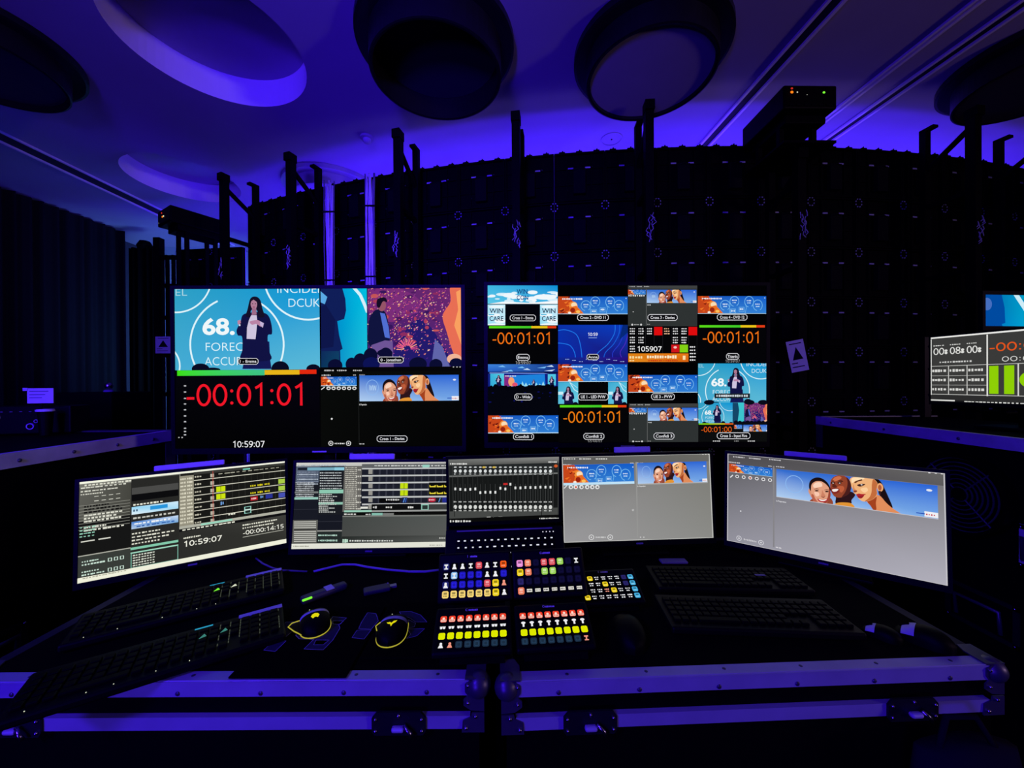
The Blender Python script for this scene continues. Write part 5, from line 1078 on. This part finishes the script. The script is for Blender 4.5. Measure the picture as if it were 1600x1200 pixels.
# ================================================================== control decks
PAL = {'n': (34, 36, 110), 'w': (4, 4, 8), 'W': (4, 4, 8), 'b': (30, 24, 176), 'o': (240, 90, 24), 'k': (12, 10, 44), 'y': (240, 210, 30), 'c': (246, 214, 120), 'p': (214, 70, 84), 'm': (232, 140, 216),
       's': (236, 124, 92), 'g': (150, 206, 84), 'Y': (222, 232, 0), 'r': (232, 62, 40), 'd': (26, 44, 64), 'l': (70, 176, 226), 'v': (34, 30, 86), '.': (4, 4, 10), 'L': (130, 180, 235)}
def deck(label, mw, rows, seed, prop, pitch=.0204, kz=.0155, letter='I', tape='tape'):
    t = thing('control_deck', label, 'control deck', mw, 'button decks on the cases'); r = random.Random(seed)
    w_, h_ = pitch * 8 + .02, pitch * 4 + .032
    MB().rbox((0, 0, -.008), (w_, h_, .016), .006).build('body', 'frame', t)
    # wedge stand under the deck, down to the worktop
    inv = mw.inverted(); foot = []
    for x in (-w_ * .4, w_ * .4):
        for y in (-h_ * .42, h_ * .42): foot.append(inv @ Vector(((mw @ Vector((x, y, 0))).x, (mw @ Vector((x, y, 0))).y, prop)))
    top = [Vector((x, y, -.0155)) for x in (-w_ * .4, w_ * .4) for y in (-h_ * .42, h_ * .42)]
    MB().add(foot + top, [(0, 1, 3, 2), (4, 6, 7, 5), (0, 4, 5, 1), (2, 3, 7, 6), (0, 2, 6, 4), (1, 5, 7, 3)]).build('stand', 'matte', t)
    vs, fs, x0, x1 = glyphs(letter, .02); k = .0080; lg = MB().add([(-.020 + (v[0] - x0) * k, h_ / 2 - .0125 + v[1] * k, .0006) for v in vs], fs)
    lq = random.Random(seed + 30); x = -.0125
    for n in range(6): wd = lq.uniform(.0028, .0042); hh = lq.uniform(.0034, .0044); lg.bbox((x, h_ / 2 - .0125, .0002), (x + wd * .8, h_ / 2 - .0125 + hh, .0006)); x += wd
    lg.build('label_lettering', 'paper', t)
    for j in range(4):
        for i in range(8):
            ch = rows[j][i]; x = (i - 3.5) * pitch; y = (1.5 - j) * pitch - .006; c = Canvas(kz, kz); c.unit(); c.step = 6e-6; c.lay = 0; col = PAL[ch]; n = kz / 2
            e = .16; c.poly([(e, 0), (1 - e, 0), (1, e), (1, 1 - e), (1 - e, 1), (e, 1), (0, 1 - e), (0, e)], col)
            dk = tuple(int(v * .62) for v in col); q = r.random()
            if ch == 'w' or ch == 'n' or ch == 'L':
                W_ = (235, 235, 240) if q < .9 else (240, 150, 130); kind = {1: (0, 0, 3, 1)[r.randrange(4)], 2: 0, 3: 4 if j < 3 else 1, 4: 5 if j < 3 else 0, 5: 6}[seed]
                if kind == 0: c.rect(.2, .15, .8, .35, W_); c.rect(.4, .35, .6, .85, W_); c.rect(.2, .72, .8, .88, W_)
                elif kind == 1: c.ell(.5, .32, .2, .2, W_, 12); c.poly([(.12, .9), (.3, .5), (.7, .5), (.88, .9)], W_)
                elif kind == 2: c.rect(.1, .2, .55, .4, W_); c.rect(.35, .5, .9, .66, W_); c.rect(.15, .74, .6, .88, W_)
                elif kind == 4: c.rect(.06, .34, .94, .46, W_); c.ell(.28, .58, .2, .17, W_, 10); c.ell(.72, .58, .2, .17, W_, 10)
                elif kind == 5: c.ell(.5, .3, .34, .2, W_, 12); c.rect(.36, .3, .64, .92, W_)
                elif kind == 6: c.dashes(.06, .28, .98, .26, W_, 3, i + j * 9, .3); c.dashes(.16, .72, .9, .24, W_, 2, i + j * 5, .3)
                else: c.ell(.5, .5, .33, .36, W_, 14); c.rect(.38, .4, .62, .6, col)
            elif ch == 'W': c.rect(.08, .28, .92, .72, (225, 222, 214)); c.dashes(.16, .5, .86, .2, (90, 90, 90), 3, i)
            elif ch == 'r': c.rect(.08, .56, .92, .92, (250, 206, 190)); c.ell(.5, .38, .2, .18, (250, 220, 206), 10); c.dashes(.16, .74, .86, .16, (200, 70, 50), 4, i + j)
            elif ch in 'spmgcylo':
                hi = tuple(min(255, int(v * .5 + 128)) for v in col); c.rect(.24, .2, .76, .5, hi if ch in 'spg' else dk); c.dashes(.2, .7, .82, .2, hi if ch != 'c' else dk, 3, i + j)
            elif ch in 'bdkv': c.outline(.2, .2, .8, .8, .07, tuple(min(255, int(v * 1.5)) for v in col))
            o = c.build('button', t); o.matrix_local = Matrix.Translation((x, y, .0024)) @ Matrix.Rotation(-PI / 2, 4, 'X')
            MB().rbox((0, 0, 0), (kz + .001, .0022, kz + .001), .0008).build('button_frame', 'black', o).location = (0, .0013, 0)
    return t
def deck_pose(px, py, d, tilt, rot, yaw=0): return TR(P(px, py, d), yaw) @ Matrix.Rotation(tilt, 4, 'X') @ Matrix.Rotation(rot, 4, 'Z')
D2R = math.radians
deck('upper left button deck with a yellow bottom row, below the laptop', deck_pose(742, 901, 1.0, D2R(60), .040), ['nwwwpwwo', 'wLbbbwwb', 'nbbbbpyw', 'ccccccyw'], 1, DZ + .001, .0214, .0163)
deck('upper right button deck with pink and green keys, below the laptop', deck_pose(857.5, 895, 1.01, D2R(60), .048), ['mskppgkw', 'yskggkkk', 'vkkkkkkk', 'sWWWWWWW'], 2, DZ + .001, .0214, .0163, 'G')
deck('lower left button deck with red top row and yellow row', deck_pose(739, 982, .885, D2R(24), .045), ['rrrrrrrr', 'wwwwwwww', 'YYYYYYYY', 'wwdddddd'], 3, DZ + .0045, .0198, .0151, 'C')
deck('lower right button deck with red top row and yellow row', deck_pose(864.5, 976, .895, D2R(24), .055), ['rrrrrrrr', 'wwwwwwww', 'YYYYYYYY', 'dddddddw'], 4, DZ + .0045, .0198, .0151, 'O')
deck('button deck with a cyan right column beside the mouse', deck_pose(951.5, 915, 1.075, D2R(24), .05), ['.ywwwwvl', '.wwywwvl', '.wwwywwl', 'ywwwwwwl'], 5, DZ + .0045, .0194, .0148, 'E')

# ================================================================== keyboards and mice
kmesh = MB().rbox((0, 0, 0), (.0165, .0165, .008), .002).mesh('key'); kmesh.materials.append(M['black'])
def keyboard(label, far_right, ang, wd=.45, dp=.15, lit=False, tape=None, mark=True):
    """far_right: far right corner on the worktop, ang: direction of its long side"""
    o = Vector((*far_right, DZ + .0045)); t = thing('keyboard', label, 'keyboard', TR(o, ang), 'keyboards on the cases')
    b = MB().rbox((-wd / 2, -dp / 2, .009), (wd, dp, .018), .005); b.build('body', 'frame', t)
    cnt = 0; nx = 21; rows = (nx, nx, nx, 19, 15)
    for j in range(5):
        for i in range(nx):
            if cnt >= 97: break
            if (j, i) in ((3, 15), (3, 16), (3, 14), (4, 4), (4, 5), (4, 6), (4, 7), (4, 3), (4, 16)): continue
            k = bpy.data.objects.new('key', kmesh); COL.objects.link(k); k.parent = t
            k.location = (-wd + .022 + i * (wd - .044) / (nx - 1) * 1.0, -.034 - j * .0215, .0215); cnt += 1
    k = MB().rbox((-wd + .022 + 5 * (wd - .044) / (nx - 1), -.034 - 4 * .0215, .0215), (.098, .0165, .008), .002).build('space_bar', 'black', t)
    if lit:
        r = random.Random(int(far_right[1] * 100)); b = MB(); step = (wd - .044) / (nx - 1)
        for i in range(nx - 9, nx):
            if r.random() < .75:
                x = -wd + .022 + (i + .5) * step
                for s_ in range(8):
                    if r.random() < .7: b.bbox((x - .0008, -.03 - s_ * .012, .0185), (x + .0008, -.022 - s_ * .012, .0195))
        b.build('backlight', 'dimwhite', t)
        for m, px_ in (('green_led', -.165), ('white_led', -.125)) if lit == 1 else (('teal_led', -.165), ('teal_led', -.125)):
            MB().prism([(px_ - .006, -.074), (px_ + .008, -.070), (px_ + .003, -.058)], .0262, .0268, 'xy').build('lit_key_mark', m, t)
        MB().bbox((-.185, -.012, .018), (-.150, -.0075, .0188)).build('status_light', 'cyan_led', t)
        b = MB(); [b.sphere((-wd + .05 + k * .06 + r.uniform(-.02, .02), -dp + .012, .0182), .0011, 6, 4) for k in range(5)]; b.build('edge_lights', 'white_led', t)
    if tape: MB().rbox((tape, -.010, .0195), (.095, .016, .003), .001).build('label_tape', 'tape', t)
    elif mark: MB().bbox((-.13, -.075, .0258), (-.10, -.066, .0264)).build('label_tape', 'tapedim', t)
    return t
A1 = math.radians(33)
keyboard('backlit keyboard below the left angled monitor, nearest the screen', (-.75, 1.25), A1, lit=1, tape=-.05)
keyboard('backlit keyboard overhanging the left case edge, nearer the viewer', (-.626, 1.045), A1, lit=2, tape=-.05)
keyboard('dark keyboard tucked below the right angled monitor', (.87, 1.235), -.05, .44, .14)
keyboard('dark keyboard on the right case nearest its front rail', (.845, 1.055), -.066, .45, .15, mark=False)
def mouse(label, x, y, yaw, L_=.118, W_=.070, H_=.034, seam=True, logo=None, lab=True, z=DZ + .0005, labm='tape', lu=(-.02, .24)):
    t = thing('computer_mouse', label, 'mouse', TR((x, y, z), yaw), 'mice on the cases')
    def sp(u, v, k=1.0):            # u along the length -1..1 (front +), v across -1..1
        e = 2.6 if u < 0 else 3.2; ct = max(0, 1 - abs(u) ** e) ** .5; vv = v * PI / 2
        zz = H_ * max(0, 1 - abs(u + .05) ** 2.4 / 1.13) ** .62 * (1 - .22 * max(u, 0))
        return Vector((W_ / 2 * ct * (1 - .08 * u) * math.sin(vv) * k, L_ / 2 * u * k, zz * max(math.cos(vv), 0) ** .55 * k))
    def patch(u0, u1, v0, v1, k, nu=14, nv=14, inside=None):
        b = MB(); vs = [sp(u0 + (u1 - u0) * i / nu, v0 + (v1 - v0) * j / nv, k) for i in range(nu + 1) for j in range(nv + 1)]
        return b.add(vs, [(i * (nv + 1) + j, i * (nv + 1) + j + 1, (i + 1) * (nv + 1) + j + 1, (i + 1) * (nv + 1) + j) for i in range(nu) for j in range(nv)], True)
    b = patch(-1, 1, -1, 1, 1.0, 24, 20); n = 24
    ring = [sp(-1 + 2 * i / n, -1) for i in range(n + 1)] + [sp(1 - 2 * i / n, 1) for i in range(n + 1)]
    b.add(ring, [tuple(range(len(ring)))]); b.build('shell', 'black', t)
    if lab: patch(lu[0], lu[1], -.8, .8, 1.012).build('label_band', labm, t, label='pale tape band')
    if seam:
        us = [-math.cos(PI * k / 60) for k in range(31)]; us = [u for u in us if u < .0] + [.1, .25, .4, .5]
        path = [sp(u, -1) for u in reversed(us)] + [sp(u, 1) for u in us[1:]]
        MB().tube([p + Vector((0, 0, .0022)) for p in path], .0013, 6).build('light_seam', 'seam', t)
        wg = .024 if logo == 'crest' else .010; a0, a1 = sp(.42, -1), sp(-.62, -1); tip = Vector((-W_ / 2 - wg, L_ * .10, 0))
        MB().add([a0, tip, a1, a0 + Vector((.008, 0, 0)), a0 + Vector((0, 0, .007)), tip + Vector((0, 0, .006)), a1 + Vector((0, 0, .007)), a0 + Vector((.008, 0, .007))], [(0, 1, 2), (4, 6, 5), (0, 4, 5, 1), (1, 5, 6, 2), (2, 6, 4, 0)]).build('thumb_rest', 'black', t)
        MB().tube([a0 + Vector((0, 0, .008)), a0.lerp(tip, .6) + Vector((-.002, .004, .009)), tip + Vector((0, 0, .007)), tip.lerp(a1, .5) + Vector((-.002, 0, .006)), a1 + Vector((0, 0, .005))] if logo == 'crest' else [a0 + Vector((-.004, .006, .008)), tip + Vector((0, .004, .008)), tip + Vector((.006, -.012, .007)), a0.lerp(a1, .5) + Vector((0, 0, .008))], .0013, 6).build('light_seam', 'seam', t)
        pts = {'crest': [(-.5, .55), (0, .75), (.5, .55), (.8, 0), (.45, -.7), (.15, -.45), (-.15, -.45), (-.45, -.7), (-.8, 0)], 'wing': [(-1, .25), (-.3, .3), (0, .0), (.35, .55), (1, .8), (.75, .2), (.3, -.2), (.05, -.85), (-.2, -.25), (-.6, -.15)]}[logo]
        bb = MB(); bb.add([sp(-.30 + p[1] * .21, p[0] * .22, 1.018) for p in pts], [tuple(range(len(pts)))]); bb.build('lit_emblem', 'yellow', t)
        MB().tube([sp(.5, 0, 1.02), sp(.8, 0, 1.02)], .003, 8).build('scroll_wheel', 'matte', t)
        bb = MB(); bb.sphere(sp(.72, -.25, 1.02), .0012, 6, 4); bb.build('front_light', 'white_led', t)
    else: MB().tube([sp(.45, 0, 1.0), sp(.75, 0, 1.0)], .004, 8).build('scroll_wheel', 'matte', t)
    return t
def xy(px, py, z): v = on_z(px, py, z); return v.x, v.y
mp = DZ + .0065
mouse('left glowing mouse with yellow crest emblem on the dark pad', *xy(492, 968, DZ + .02), math.radians(30), logo='crest', z=mp)
mouse('right glowing mouse with yellow wing emblem on the dark pad', *xy(614, 979, DZ + .02), math.radians(6), logo='wing', z=mp)
mouse('large unlit black mouse right of the lower button decks', *xy(981, 985, DZ + .015), -.05, .135, .074, .045, seam=False, lab=False)
mouse('small black mouse with a pale tape band on the right case', *xy(1378, 985, DZ + .015), math.radians(40), .075, .046, .026, seam=False, labm='tape', lu=(.3, .75))
mouse('larger black mouse with pale tape band at the right rail', *xy(1443, 990, DZ + .02), math.radians(38), .105, .062, .038, seam=False, labm='tape', lu=(.25, .68))
# mouse pads with printed emblem outlines
def pad(label, x0, y0, x1, y1, shapes):
    t = thing('mouse_pad', label, 'mouse pad', ((x0 + x1) / 2, (y0 + y1) / 2, DZ + .0015), 'printed mouse pads'); o = t.location
    MB().rbox((0, 0, .0022), (x1 - x0, y1 - y0, .0044), .002).build('mat', 'pad', t)
    if shapes:
        z = mp - .0004
        for s_ in shapes:
            ps = [on_z(400 + px / 5.3333, 880 + py / 5.3333, z) - Vector((o.x, o.y, o.z)) for px, py in s_]
            b = MB(); MB().add([p - Vector((0, 0, .0001)) for p in ps], [tuple(range(len(ps)))]).build('printed_emblem', 'printfill', t)
            for p, q in zip(ps, ps[1:] + ps[:1]):
                n = (q - p).cross(Vector((0, 0, 1))).normalized() * .0006; b.add([p + n, q + n, q - n, p - n], [(0, 1, 2, 3)])
            b.build('emblem_outline', 'print', t)
pad('dark pad with purple outlines under the left glowing mouse', -.60, .806, -.352, 1.06,
    [[(65, 725), (160, 735), (250, 648), (215, 640), (330, 545), (345, 490), (250, 490), (180, 570), (195, 600)], [(330, 600), (360, 630), (480, 635), (440, 675), (400, 715), (560, 722), (640, 640), (700, 540), (690, 515), (755, 455), (640, 445), (560, 560), (440, 560), (350, 570)], [(640, 480), (730, 480), (700, 510), (640, 505)], [(500, 640), (610, 640), (560, 680), (480, 680)]])
pad('dark pad with purple outlines under the right glowing mouse', -.345, .86, -.155, 1.08,
    [[(800, 620), (900, 632), (960, 555), (870, 555), (840, 560)], [(855, 545), (960, 550), (1020, 480), (1000, 420), (930, 412), (880, 490)], [(1195, 405), (1290, 402), (1370, 430), (1425, 490), (1330, 490), (1280, 455), (1210, 430)], [(1405, 545), (1260, 548), (1290, 590), (1255, 628), (1340, 605)], [(1270, 470), (1330, 500), (1320, 530), (1270, 540)]])
# small things on the left case
x, y = xy(507, 926, DZ + .01); t = thing('presentation_clicker', 'slim dark clicker with a green light near the left mouse', 'clicker', TR((x, y, DZ + .0005), math.radians(44)))
MB().rbox((0, 0, .010), (.125, .030, .019), .007).build('body', 'usb', t); MB().bbox((.002, -.0155, .0192), (.024, .0155, .0198)).build('label_band', 'tape', t); MB().rbox((-.050, -.013, .016), (.026, .007, .005), .002).build('status_light', 'green_led', t)
x, y = xy(589, 921, DZ + .006); t = thing('usb_stick', 'grey USB stick with metal plug behind the right glowing mouse', 'usb stick', TR((x, y, DZ + .0005), math.radians(24)))
MB().rbox((0, 0, .006), (.075, .036, .011), .004).build('body', 'usb', t); MB().bbox((.037, -.007, .003), (.056, .007, .009)).build('plug', 'usbmetal', t); MB().sphere((.032, .012, .0115), .002, 8, 6).build('indicator', 'paper', t)
pts = [on_z(px, py, DZ + .008) for px, py in ((490, 893), (510, 888), (535, 882), (555, 882), (575, 886), (605, 890), (640, 893), (665, 893), (690, 890))]
tag(MB().tube(pts, .0035, 8).build('desk_cable', 'bluecable'), 'pale cable curving across the case behind the USB stick', 'cable')
pts = [on_z(px, py, DZ + .006) for px, py in ((400, 872), (410, 880), (425, 887), (440, 891), (480, 893))]
tag(MB().tube(pts, .0028, 8).build('desk_cable', 'tapedim'), 'thin dark cable at the foot of the left angled monitor', 'cable')
x, y = xy(1052, 877, DZ + .005); o = MB().rbox((0, 0, .005), (.09, .03, .008), .003).build('power_adapter', 'tapedim'); o.location = (x, y, DZ + .0005); tag(o, 'flat grey adapter lying behind the right keyboards', 'adapter')
# dark bag hanging below the right case
bm_ = MB(); vs = []; n = 16; q = P(1492, 1160, .80)
for j in range(9):
    z = .88 - j * .08; hw = (.10, .115, .12, .115, .11, .105, .10, .10, .10)[j]
    for k in range(n): a = 2 * PI * k / n; vs.append((hw * math.cos(a) * (1 + .06 * math.sin(3 * a + j)), .035 * math.sin(a) * (1 + .2 * math.sin(2 * a + j)), z))
bm_.add(vs, [(j * n + k, j * n + (k + 1) % n, (j + 1) * n + (k + 1) % n, (j + 1) * n + k) for j in range(8) for k in range(n)] + [tuple(range(n)), tuple(range(8 * n, 9 * n))], True)
t = thing('cloth_bag', 'dark cloth bag hanging at the front of the right case', 'bag', (q.x, .775, 0)); bm_.build('bag_body', 'bag', t); MB().tube([(-.06, .0, .87), (-.03, .012, .93), (.03, .012, .93), (.06, 0, .87)], .006).build('strap', 'cloth', t)
